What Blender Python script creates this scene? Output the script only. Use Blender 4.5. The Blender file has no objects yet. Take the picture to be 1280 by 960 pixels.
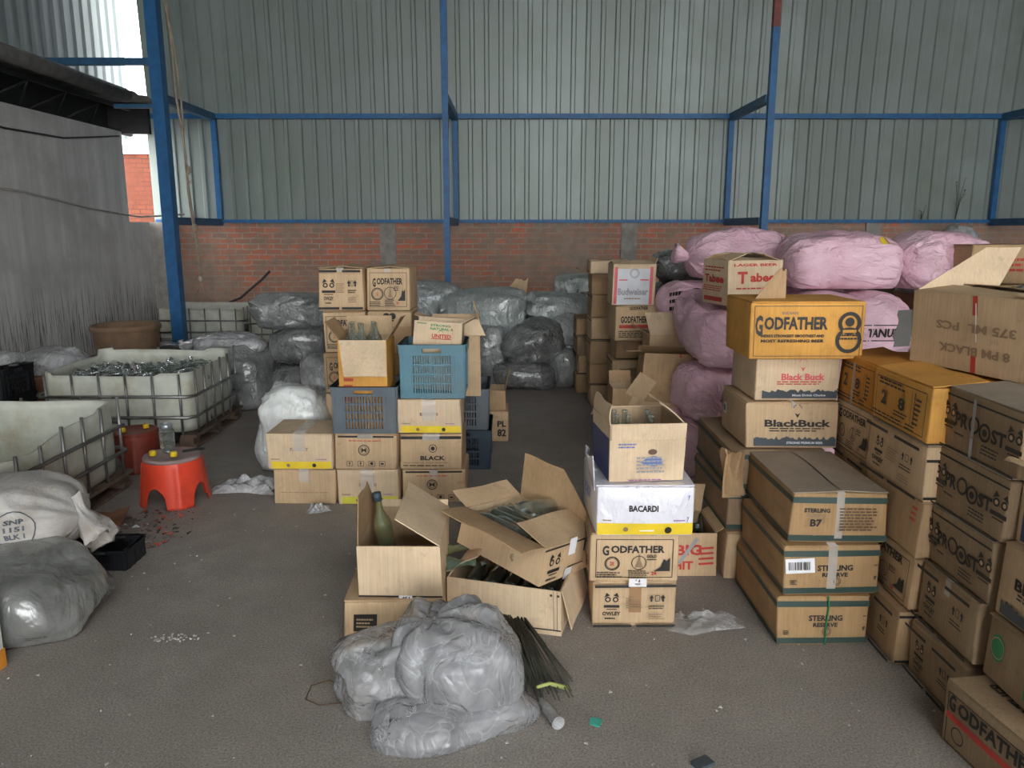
import bpy, bmesh, math, random
from mathutils import Vector, Matrix, noise
from mathutils.bvhtree import BVHTree
PI = math.pi
rnd = random.Random(11)
SC = bpy.context.scene
COL = SC.collection
rad = math.radians

# ------------------------------------------------------------------ materials
def nodes_of(name):
    m = bpy.data.materials.new(name); m.use_nodes = True
    nt = m.node_tree
    b = nt.nodes['Principled BSDF']
    return m, nt, b
def N(nt, kind, **kw):
    n = nt.nodes.new(kind)
    for k, v in kw.items():
        if k.startswith('_'): n.inputs[int(k[1:])].default_value = v
        else: setattr(n, k, v)
    return n
def mixc(nt, fac, a, b, mode='MIX'):
    m = nt.nodes.new('ShaderNodeMix'); m.data_type = 'RGBA'; m.blend_type = mode
    for sock, v in ((m.inputs[0], fac), (m.inputs[6], a), (m.inputs[7], b)):
        if hasattr(v, 'links'): nt.links.new(v, sock)
        elif isinstance(v, (int, float)): sock.default_value = v
        else: sock.default_value = (*v, 1)
    return m.outputs[2]
def ramp(nt, src, lo, hi, c0=(0, 0, 0), c1=(1, 1, 1)):
    r = nt.nodes.new('ShaderNodeValToRGB')
    r.color_ramp.elements[0].position = lo; r.color_ramp.elements[1].position = hi
    r.color_ramp.elements[0].color = (*c0, 1); r.color_ramp.elements[1].color = (*c1, 1)
    nt.links.new(src, r.inputs[0]); return r.outputs[0]
def coords(nt, scale=(1, 1, 1), kind='Object'):
    tc = nt.nodes.new('ShaderNodeTexCoord'); mp = nt.nodes.new('ShaderNodeMapping')
    mp.inputs['Scale'].default_value = scale
    nt.links.new(tc.outputs[kind], mp.inputs[0]); return mp.outputs[0]
def noise_tex(nt, vec, scale, detail=4, rough=.55, dist=0):
    n = nt.nodes.new('ShaderNodeTexNoise')
    n.inputs['Scale'].default_value = scale; n.inputs['Detail'].default_value = detail
    n.inputs['Roughness'].default_value = rough; n.inputs['Distortion'].default_value = dist
    nt.links.new(vec, n.inputs['Vector']); return n.outputs['Fac']
def bump(nt, b, src, strength=.2, dist=.01):
    bp = nt.nodes.new('ShaderNodeBump'); bp.inputs['Strength'].default_value = strength
    bp.inputs['Distance'].default_value = dist
    nt.links.new(src, bp.inputs['Height']); nt.links.new(bp.outputs[0], b.inputs['Normal'])
M = {}
def plain(name, c, rough=.6, metal=0, spec=.5, **kw):
    m, nt, b = nodes_of(name)
    v = coords(nt)
    n1 = noise_tex(nt, v, 9, 5)
    k = kw.get('var', .18)
    col = mixc(nt, ramp(nt, n1, .3, .75), tuple(x*(1-k) for x in c), tuple(min(1, x*(1+k)) for x in c))
    if kw.get('dirt'):
        n2 = noise_tex(nt, v, 3.2, 6, .7)
        col = mixc(nt, ramp(nt, n2, .52, .74), col, kw['dirt'])
    nt.links.new(col, b.inputs['Base Color'])
    b.inputs['Roughness'].default_value = rough; b.inputs['Metallic'].default_value = metal
    b.inputs['Specular IOR Level'].default_value = spec
    if kw.get('bump'): bump(nt, b, noise_tex(nt, v, kw.get('bs', 40), 4), kw['bump'], .01)
    M[name] = m; return m
def cardboard(name, c, dusty=.25):
    m, nt, b = nodes_of(name)
    v = coords(nt)
    oi = nt.nodes.new('ShaderNodeObjectInfo')
    add = N(nt, 'ShaderNodeVectorMath', operation='ADD'); nt.links.new(v, add.inputs[0])
    sc = N(nt, 'ShaderNodeVectorMath', operation='SCALE'); nt.links.new(oi.outputs['Location'], sc.inputs[0]); sc.inputs[3].default_value = 3.7
    nt.links.new(sc.outputs[0], add.inputs[1]); v = add.outputs[0]
    n1 = noise_tex(nt, v, 5, 5)
    col = mixc(nt, ramp(nt, n1, .3, .75), tuple(x*.80 for x in c), tuple(min(1, x*1.12) for x in c))
    n2 = noise_tex(nt, v, 14, 6, .7)                        # scuffs and water marks
    col = mixc(nt, ramp(nt, n2, .58, .78), col, tuple(x*.62 for x in c))
    mp = N(nt, 'ShaderNodeMapping'); mp.inputs['Scale'].default_value = (1, 1, .02); nt.links.new(v, mp.inputs[0])
    fib = noise_tex(nt, mp.outputs[0], 160, 2)
    col = mixc(nt, .10, col, ramp(nt, fib, .3, .7), 'OVERLAY')
    nt.links.new(col, b.inputs['Base Color'])
    b.inputs['Roughness'].default_value = .78; b.inputs['Specular IOR Level'].default_value = .25
    n3 = noise_tex(nt, v, 18, 3)
    ad = N(nt, 'ShaderNodeMath', operation='ADD'); nt.links.new(n3, ad.inputs[0])
    mu = N(nt, 'ShaderNodeMath', operation='MULTIPLY'); nt.links.new(fib, mu.inputs[0]); mu.inputs[1].default_value = .08
    nt.links.new(mu.outputs[0], ad.inputs[1])
    bump(nt, b, ad.outputs[0], .35, .006)
    M[name] = m; return m
cardboard('card_tan', (.60, .43, .26))
cardboard('card_light', (.70, .54, .36))
cardboard('card_brown', (.45, .30, .165))
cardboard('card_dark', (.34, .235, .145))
cardboard('card_orange', (.70, .36, .085))
cardboard('card_amber', (.60, .27, .05))
cardboard('card_sterling', (.43, .275, .135))
cardboard('card_grey', (.36, .32, .27))
cardboard('card_dusty', (.36, .30, .235))
cardboard('card_brown_shaded', (.32, .225, .135))  # browner board, darkened further to stand in for shade on the right-hand columns
cardboard('card_inner', (.52, .38, .24))
cardboard('card_white', (.80, .79, .84))
for nm, c, r in (('ink_black', (.022, .02, .018), .6), ('ink_brown', (.12, .07, .04), .6), ('ink_red', (.50, .05, .035), .6), ('ink_pink', (.70, .12, .14), .5),
                 ('ink_yellow', (.85, .62, .03), .5), ('ink_lemon', (.70, .66, .06), .5), ('ink_green', (.03, .24, .10), .6), ('ink_darkgreen', (.035, .065, .055), .45),
                 ('ink_navy', (.03, .05, .17), .5), ('ink_slate', (.06, .075, .09), .5), ('ink_blue', (.12, .17, .42), .5), ('ink_white', (.82, .82, .84), .5),
                 ('ink_grey', (.33, .33, .34), .5), ('ink_silver', (.62, .64, .67), .35), ('ink_violet', (.30, .12, .34), .5), ('ink_tan', (.55, .38, .22), .6), ('ink_fade', (.30, .20, .12), .6)):
    plain(nm, c, r, var=.12)
def tape_mat(name, c, alpha):
    m, nt, b = nodes_of(name)
    b.inputs['Base Color'].default_value = (*c, 1); b.inputs['Roughness'].default_value = .16
    b.inputs['Alpha'].default_value = alpha; b.inputs['Specular IOR Level'].default_value = .8
    v = coords(nt); bump(nt, b, noise_tex(nt, v, 45, 3), .5, .006)
    M[name] = m
tape_mat('tape', (.80, .76, .70), .45)
tape_mat('tape_brown', (.42, .25, .13), .8)
tape_mat('tape_red', (.50, .10, .05), .9)
tape_mat('tape_white', (.9, .9, .95), .85)
plain('plastic_blue', (.085, .21, .27), .45, var=.15, dirt=(.13, .17, .18))
plain('plastic_grey', (.10, .125, .15), .5, var=.15, dirt=(.16, .16, .15))
plain('plastic_navy', (.035, .06, .085), .45, var=.2)
plain('plastic_black', (.012, .014, .018), .5)
plain('plastic_red', (.82, .075, .035), .38, var=.1, dirt=(.45, .05, .03))
plain('plastic_maroon', (.22, .035, .02), .5, var=.3)
plain('plastic_worn', (.36, .26, .25), .6, var=.3, dirt=(.50, .10, .07))
plain('plastic_yellow', (.85, .60, .02), .4)
plain('tank_plastic', (.56, .58, .50), .5, var=.14, dirt=(.40, .36, .25), bump=.1, bs=6)
plain('galv_pipe', (.30, .30, .29), .42, .8, var=.3, dirt=(.14, .11, .09))
plain('pallet_wood', (.16, .11, .08), .85, var=.35, dirt=(.08, .06, .05), bump=.3)
plain('steel_blue', (.02, .135, .33), .5, var=.22, dirt=(.03, .11, .24))
plain('steel_blue_dull', (.025, .10, .20), .5, var=.25)
plain('steel_primer', (.22, .06, .05), .6, var=.25)
plain('rust', (.24, .115, .06), .85, var=.35, dirt=(.30, .17, .10), bump=.3)
plain('tub_brown', (.26, .165, .10), .8, var=.2, dirt=(.20, .12, .08), bump=.2)
plain('rope', (.40, .33, .25), .9, var=.25, bump=.6, bs=120)
plain('cable', (.03, .03, .03), .6)
plain('cable_pale', (.42, .40, .36), .6)
plain('card_slate', (.11, .11, .105), .8)
plain('white_paint', (.72, .71, .68), .6, var=.1, dirt=(.55, .50, .42))
plain('orange_paint', (.75, .30, .03), .6)
plain('asbestos', (.15, .15, .14), .9, var=.25, dirt=(.09, .09, .08))
plain('dark_steel', (.02, .021, .023), .7)
plain('leaf', (.05, .085, .035), .6, var=.4)
plain('straw', (.45, .50, .16), .6)
plain('teal_chip', (.06, .42, .32), .5)
plain('bristle', (.055, .055, .04), .8, var=.4)
plain('jute', (.46, .445, .42), .85, var=.12, dirt=(.33, .28, .23), bump=.35, bs=70)
plain('lid_metal', (.38, .42, .46), .35, .7)
plain('litter', (.6, .6, .58), .6, var=.4)

def concrete_floor():
    m, nt, b = nodes_of('floor_concrete'); v = coords(nt)
    big = noise_tex(nt, v, .7, 6, .6, .4); mid = noise_tex(nt, v, 5, 6, .7); fine = noise_tex(nt, v, 130, 3, .7)
    c = mixc(nt, ramp(nt, big, .32, .68), (.29, .255, .225), (.40, .37, .335))
    c = mixc(nt, ramp(nt, mid, .35, .75), c, (.275, .25, .225))
    c = mixc(nt, .55, c, ramp(nt, fine, .25, .78), 'OVERLAY')
    vo = N(nt, 'ShaderNodeTexVoronoi'); vo.inputs['Scale'].default_value = 9; nt.links.new(v, vo.inputs['Vector'])
    spot = ramp(nt, vo.outputs['Distance'], .03, .055, (1, 1, 1), (0, 0, 0))
    n4 = noise_tex(nt, v, 2.5, 3); sp2 = mixc(nt, 1, spot, ramp(nt, n4, .5, .56), 'MULTIPLY')
    c = mixc(nt, sp2, c, (.42, .40, .37))
    nt.links.new(c, b.inputs['Base Color']); b.inputs['Roughness'].default_value = .82
    b.inputs['Specular IOR Level'].default_value = .3
    bump(nt, b, fine, .35, .006); M['floor'] = m
concrete_floor()
def brick(name, c1, c2, mortar, patch, bias=0):
    m, nt, b = nodes_of(name)
    tc = N(nt, 'ShaderNodeTexCoord'); sp = N(nt, 'ShaderNodeSeparateXYZ'); nt.links.new(tc.outputs['Object'], sp.inputs[0])
    cb = N(nt, 'ShaderNodeCombineXYZ'); nt.links.new(sp.outputs[0], cb.inputs[0]); nt.links.new(sp.outputs[2], cb.inputs[1])
    v = cb.outputs[0]
    wob = noise_tex(nt, tc.outputs['Object'], 6, 3)
    wv = N(nt, 'ShaderNodeVectorMath', operation='MULTIPLY_ADD')
    nt.links.new(wob, wv.inputs[0]); wv.inputs[1].default_value = (.035, .035, 0); nt.links.new(v, wv.inputs[2])
    bt = N(nt, 'ShaderNodeTexBrick'); nt.links.new(wv.outputs[0], bt.inputs['Vector'])
    bt.inputs['Scale'].default_value = 1; bt.inputs['Brick Width'].default_value = .235; bt.inputs['Row Height'].default_value = .082
    bt.inputs['Mortar Size'].default_value = .009; bt.inputs['Mortar Smooth'].default_value = .3; bt.inputs['Bias'].default_value = bias
    bt.inputs['Color1'].default_value = (*c1, 1); bt.inputs['Color2'].default_value = (*c2, 1); bt.inputs['Mortar'].default_value = (*mortar, 1)
    n1 = noise_tex(nt, tc.outputs['Object'], 1.1, 6, .65); n2 = noise_tex(nt, tc.outputs['Object'], 7, 5, .7)
    c = mixc(nt, ramp(nt, n1, .40, .62), bt.outputs['Color'], patch)
    c = mixc(nt, ramp(nt, n2, .42, .72), c, tuple(x*.75 for x in patch))
    nt.links.new(c, b.inputs['Base Color']); b.inputs['Roughness'].default_value = .9
    ad = N(nt, 'ShaderNodeMath', operation='ADD'); nt.links.new(n2, ad.inputs[0]); nt.links.new(bt.outputs['Fac'], ad.inputs[1])
    bump(nt, b, ad.outputs[0], -.4, .012); M[name] = m
brick('brick_old', (.66, .19, .10), (.36, .19, .135), (.42, .37, .31), (.37, .30, .235))
brick('brick_orange', (.17, .042, .018), (.12, .03, .013), (.035, .018, .012), (.14, .036, .017))
def plaster():
    m, nt, b = nodes_of('plaster'); v = coords(nt)
    st = coords(nt, (1, 5, .35)); st2 = coords(nt, (1, 9, .5))
    n1 = noise_tex(nt, st, 1.2, 6, .6); n2 = noise_tex(nt, v, 1.5, 6, .65); n3 = noise_tex(nt, st2, 3.5, 5, .7)
    c = mixc(nt, ramp(nt, n1, .3, .7), (.50, .495, .48), (.70, .695, .68))
    c = mixc(nt, ramp(nt, n2, .45, .75), c, (.42, .415, .40))
    sp = N(nt, 'ShaderNodeSeparateXYZ'); nt.links.new(v, sp.inputs[0])
    low = ramp(nt, sp.outputs[2], .55, 1.15, (1, 1, 1), (0, 0, 0))       # splash stains near the foot of the wall
    f = mixc(nt, 1, ramp(nt, n3, .5, .62), low, 'MULTIPLY')
    c = mixc(nt, f, c, (.13, .125, .12))
    nt.links.new(c, b.inputs['Base Color']); b.inputs['Roughness'].default_value = .9
    bump(nt, b, noise_tex(nt, v, 25, 5), .25, .01); M['plaster'] = m
plaster()
plain('pillar_concrete', (.33, .31, .28), .9, var=.25, bump=.2)
def tin(name, c, axis):
    m, nt, b = nodes_of(name); v = coords(nt)
    sp = N(nt, 'ShaderNodeSeparateXYZ'); nt.links.new(v, sp.inputs[0])
    dv = N(nt, 'ShaderNodeMath', operation='DIVIDE'); nt.links.new(sp.outputs[axis], dv.inputs[0]); dv.inputs[1].default_value = 1.06
    fl = N(nt, 'ShaderNodeMath', operation='FLOOR'); nt.links.new(dv.outputs[0], fl.inputs[0])
    wn = N(nt, 'ShaderNodeTexWhiteNoise', noise_dimensions='1D'); nt.links.new(fl.outputs[0], wn.inputs['W'])
    col = mixc(nt, wn.outputs['Value'], tuple(x*.84 for x in c), tuple(x*1.14 for x in c))
    n1 = noise_tex(nt, v, 1.0, 5, .6)
    col = mixc(nt, ramp(nt, n1, .42, .75), col, (c[0]*.80, c[1]*.81, c[2]*.74))
    nt.links.new(col, b.inputs['Base Color'])
    b.inputs['Metallic'].default_value = .2 if axis == 0 else 0; b.inputs['Roughness'].default_value = .45 if axis == 0 else .8
    M[name] = m
tin('tin', (.27, .315, .297), 0)
tin('tin_side', (.26, .30, .31), 1)
def film(name, c, alpha, rough=.18, bs=14, bst=.9, c2=None, ns=6, met=0):
    m, nt, b = nodes_of(name); v = coords(nt)
    n0 = noise_tex(nt, v, ns, 6, .65, .6)
    col = mixc(nt, ramp(nt, n0, .35, .7), c, c2 or tuple(min(1, x*1.6) for x in c))
    nt.links.new(col, b.inputs['Base Color'])
    b.inputs['Roughness'].default_value = rough; b.inputs['Specular IOR Level'].default_value = .75
    if alpha < 1:
        al = mixc(nt, ramp(nt, n0, .3, .75), (alpha*.65,)*3, (min(1, alpha*1.3),)*3)
        nt.links.new(al, b.inputs['Alpha'])
    st = coords(nt, (1, 1, .38)); n2 = noise_tex(nt, st, bs*.42, 3, .5, 1.6)      # long creases: ridges of a stretched noise
    sb = N(nt, 'ShaderNodeMath', operation='SUBTRACT'); nt.links.new(n2, sb.inputs[0]); sb.inputs[1].default_value = .5
    ab = N(nt, 'ShaderNodeMath', operation='ABSOLUTE'); nt.links.new(sb.outputs[0], ab.inputs[0])
    n3 = noise_tex(nt, v, bs*1.3, 3, .5, .8)
    ml = N(nt, 'ShaderNodeMath', operation='MULTIPLY'); nt.links.new(n3, ml.inputs[0]); ml.inputs[1].default_value = .35
    ad = N(nt, 'ShaderNodeMath', operation='ADD'); nt.links.new(ab.outputs[0], ad.inputs[0]); nt.links.new(ml.outputs[0], ad.inputs[1])
    bump(nt, b, ad.outputs[0], bst, .05); b.inputs['Coat Weight'].default_value = .8; b.inputs['Metallic'].default_value = met; b.inputs['Coat Roughness'].default_value = .12; M[name] = m
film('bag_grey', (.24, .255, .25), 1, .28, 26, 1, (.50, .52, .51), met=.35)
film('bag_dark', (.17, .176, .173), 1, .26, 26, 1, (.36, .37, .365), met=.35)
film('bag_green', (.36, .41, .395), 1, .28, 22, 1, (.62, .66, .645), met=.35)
film('bag_black', (.012, .013, .015), 1, .3, 20, 1, (.03, .03, .033))
film('bag_smooth', (.14, .145, .135), 1, .24, 9, .6, (.24, .245, .235))
film('bag_pale', (.42, .43, .43), .9, .25, 18, 1, (.68, .69, .70))
film('bag_white', (.66, .69, .67), 1, .55, 12, .5, (.82, .86, .84))
def clear_film(name):
    m, nt, b = nodes_of(name); out = nt.nodes['Material Output']; nt.nodes.remove(b); v = coords(nt)
    st = coords(nt, (1, 1, .45)); n1 = noise_tex(nt, st, 9, 3, .5, 1.5)
    sb = N(nt, 'ShaderNodeMath', operation='SUBTRACT'); nt.links.new(n1, sb.inputs[0]); sb.inputs[1].default_value = .5
    ab = N(nt, 'ShaderNodeMath', operation='ABSOLUTE'); nt.links.new(sb.outputs[0], ab.inputs[0])
    bp = N(nt, 'ShaderNodeBump'); bp.inputs['Strength'].default_value = 1; bp.inputs['Distance'].default_value = .035; nt.links.new(ab.outputs[0], bp.inputs['Height'])
    tr = N(nt, 'ShaderNodeBsdfTransparent'); tr.inputs[0].default_value = (.93, .94, .95, 1)
    df = N(nt, 'ShaderNodeBsdfDiffuse'); df.inputs[0].default_value = (.88, .89, .91, 1); nt.links.new(bp.outputs[0], df.inputs['Normal'])
    tl = N(nt, 'ShaderNodeBsdfTranslucent'); tl.inputs[0].default_value = (.88, .89, .91, 1)
    m0 = N(nt, 'ShaderNodeMixShader'); m0.inputs[0].default_value = .35; nt.links.new(df.outputs[0], m0.inputs[1]); nt.links.new(tl.outputs[0], m0.inputs[2])
    big = noise_tex(nt, v, 5, 5, .6, .8); crease = ramp(nt, ab.outputs[0], .0, .022, (.16,)*3, (0, 0, 0))
    fog = mixc(nt, 1, ramp(nt, big, .32, .72, (.24,)*3, (.52,)*3), crease, 'ADD')
    m1 = N(nt, 'ShaderNodeMixShader'); nt.links.new(fog, m1.inputs[0]); nt.links.new(tr.outputs[0], m1.inputs[1]); nt.links.new(m0.outputs[0], m1.inputs[2])
    gl = N(nt, 'ShaderNodeBsdfGlossy'); gl.inputs['Roughness'].default_value = .13; nt.links.new(bp.outputs[0], gl.inputs['Normal'])
    lw = N(nt, 'ShaderNodeLayerWeight'); lw.inputs['Blend'].default_value = .32; nt.links.new(bp.outputs[0], lw.inputs['Normal'])
    m2 = N(nt, 'ShaderNodeMixShader'); nt.links.new(lw.outputs['Fresnel'], m2.inputs[0]); nt.links.new(m1.outputs[0], m2.inputs[1]); nt.links.new(gl.outputs[0], m2.inputs[2])
    nt.links.new(m2.outputs[0], out.inputs[0]); M[name] = m
clear_film('bag_clear')
film('film_floor', (.45, .45, .44), .35, .15, 14, .9, (.8, .8, .8))
film('film_white', (.78, .78, .86), 1, .3, 12, .55, (.86, .86, .92))
def pink():
    m, nt, b = nodes_of('pink_weave'); v = coords(nt)
    n0 = noise_tex(nt, v, 4, 5)
    c = mixc(nt, ramp(nt, n0, .3, .7), (.78, .47, .57), (.88, .63, .71))
    ch = N(nt, 'ShaderNodeTexChecker'); ch.inputs['Scale'].default_value = 260; nt.links.new(v, ch.inputs['Vector'])
    c = mixc(nt, .08, c, ch.outputs['Color'], 'OVERLAY')
    nt.links.new(c, b.inputs['Base Color']); b.inputs['Roughness'].default_value = .5
    n2 = noise_tex(nt, coords(nt, (.35, 1, 1)), 13, 4, .55, 1.4)
    sb = N(nt, 'ShaderNodeMath', operation='SUBTRACT'); nt.links.new(n2, sb.inputs[0]); sb.inputs[1].default_value = .5
    ab = N(nt, 'ShaderNodeMath', operation='ABSOLUTE'); nt.links.new(sb.outputs[0], ab.inputs[0])
    bump(nt, b, ab.outputs[0], .8, .05); M['pink'] = m
pink()
def glass(name, c, body=0.0):
    m, nt, b = nodes_of(name); out = nt.nodes['Material Output']
    tr = N(nt, 'ShaderNodeBsdfTransparent'); tr.inputs[0].default_value = (*c, 1)
    gl = N(nt, 'ShaderNodeBsdfGlossy'); gl.inputs['Roughness'].default_value = .06
    fr = N(nt, 'ShaderNodeLayerWeight'); fr.inputs['Blend'].default_value = .58
    mx = N(nt, 'ShaderNodeMixShader'); nt.links.new(fr.outputs['Facing'], mx.inputs[0])
    nt.links.new(tr.outputs[0], mx.inputs[1]); nt.links.new(gl.outputs[0], mx.inputs[2])
    b.inputs['Base Color'].default_value = (*c, 1); b.inputs['Roughness'].default_value = .1
    m2 = N(nt, 'ShaderNodeMixShader'); m2.inputs[0].default_value = body
    nt.links.new(mx.outputs[0], m2.inputs[1]); nt.links.new(b.outputs[0], m2.inputs[2])
    nt.links.new(m2.outputs[0], out.inputs[0]); M[name] = m
glass('glass_clear', (.82, .88, .85), .05)
glass('glass_green', (.45, .60, .48), .12)
glass('glass_dark', (.07, .09, .075), .35)
glass('glass_olive', (.45, .48, .25), .2)

# ------------------------------------------------------------------ mesh tools
class MB:
    def __init__(s): s.v = []; s.f = []; s.m = []; s.s = []
    def add(s, vs, fs, mi=0, smooth=False):
        o = len(s.v); s.v += [Vector(p) for p in vs]
        for f in fs: s.f.append([o+i for i in f]); s.m.append(mi); s.s.append(smooth)
    def box(s, a, b, mi=0):
        x0, y0, z0 = a; x1, y1, z1 = b
        s.add([(x0, y0, z0), (x1, y0, z0), (x1, y1, z0), (x0, y1, z0), (x0, y0, z1), (x1, y0, z1), (x1, y1, z1), (x0, y1, z1)],
              [(0, 3, 2, 1), (4, 5, 6, 7), (0, 1, 5, 4), (1, 2, 6, 5), (2, 3, 7, 6), (3, 0, 4, 7)], mi)
    def tube(s, pts, r, n=8, mi=0, cap=True):
        pts = [Vector(p) for p in pts]; vs = []; fs = []; k = len(pts)
        up = Vector((0, 0, 1)); prev = None
        for i, p in enumerate(pts):
            t = (pts[min(i+1, k-1)]-pts[max(i-1, 0)]).normalized()
            if prev is None:
                a = t.cross(up) if abs(t.z) < .9 else t.cross(Vector((1, 0, 0)))
            else: a = prev-t*prev.dot(t)
            a.normalize(); prev = a; b = t.cross(a)
            rr = r[i] if isinstance(r, (list, tuple)) else r
            for j in range(n):
                w = 2*PI*j/n; vs.append(p+a*rr*math.cos(w)+b*rr*math.sin(w))
        for i in range(k-1):
            for j in range(n):
                q = (j+1) % n; fs.append((i*n+j, i*n+q, (i+1)*n+q, (i+1)*n+j))
        if cap: fs.append(tuple(range(n-1, -1, -1))); fs.append(tuple((k-1)*n+j for j in range(n)))
        s.add(vs, fs, mi, True)
    def lathe(s, prof, n=16, mi=0, mat=None, cap=True, wob=None):
        vs = []; fs = []; k = len(prof)
        for (r, z) in prof:
            for j in range(n):
                a = 2*PI*j/n; q = r*(wob(a, z) if wob else 1)
                p = Vector((q*math.cos(a), q*math.sin(a), z)); vs.append(mat @ p if mat else p)
        for i in range(k-1):
            for j in range(n):
                q = (j+1) % n; fs.append((i*n+j, i*n+q, (i+1)*n+q, (i+1)*n+j))
        if cap: fs.append(tuple(range(n-1, -1, -1))); fs.append(tuple((k-1)*n+j for j in range(n)))
        s.add(vs, fs, mi, True)
    def build(s, name, mats, parent=None, loc=None):
        me = bpy.data.meshes.new(name)
        me.from_pydata([tuple(p) for p in s.v], [], s.f)
        if not isinstance(mats, (list, tuple)): mats = [mats]
        for m in mats: me.materials.append(M[m] if isinstance(m, str) else m)
        me.polygons.foreach_set('material_index', s.m); me.polygons.foreach_set('use_smooth', s.s)
        me.update()
        o = bpy.data.objects.new(name, me); COL.objects.link(o)
        if parent: o.parent = parent
        if loc: o.location = loc
        return o
def tag(o, label, cat, group=None, kind=None):
    o['label'] = label; o['category'] = cat
    if group: o['group'] = group
    if kind: o['kind'] = kind
    return o
def thing(name, label, cat, loc=(0, 0, 0), rz=0, group=None, rot=None):
    o = bpy.data.objects.new(name, None); COL.objects.link(o)
    o.location = loc; o.rotation_euler = rot if rot else (0, 0, rz)
    o.empty_display_size = .1
    return tag(o, label, cat, group)
def struct(o): o['kind'] = 'structure'; return o

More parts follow.
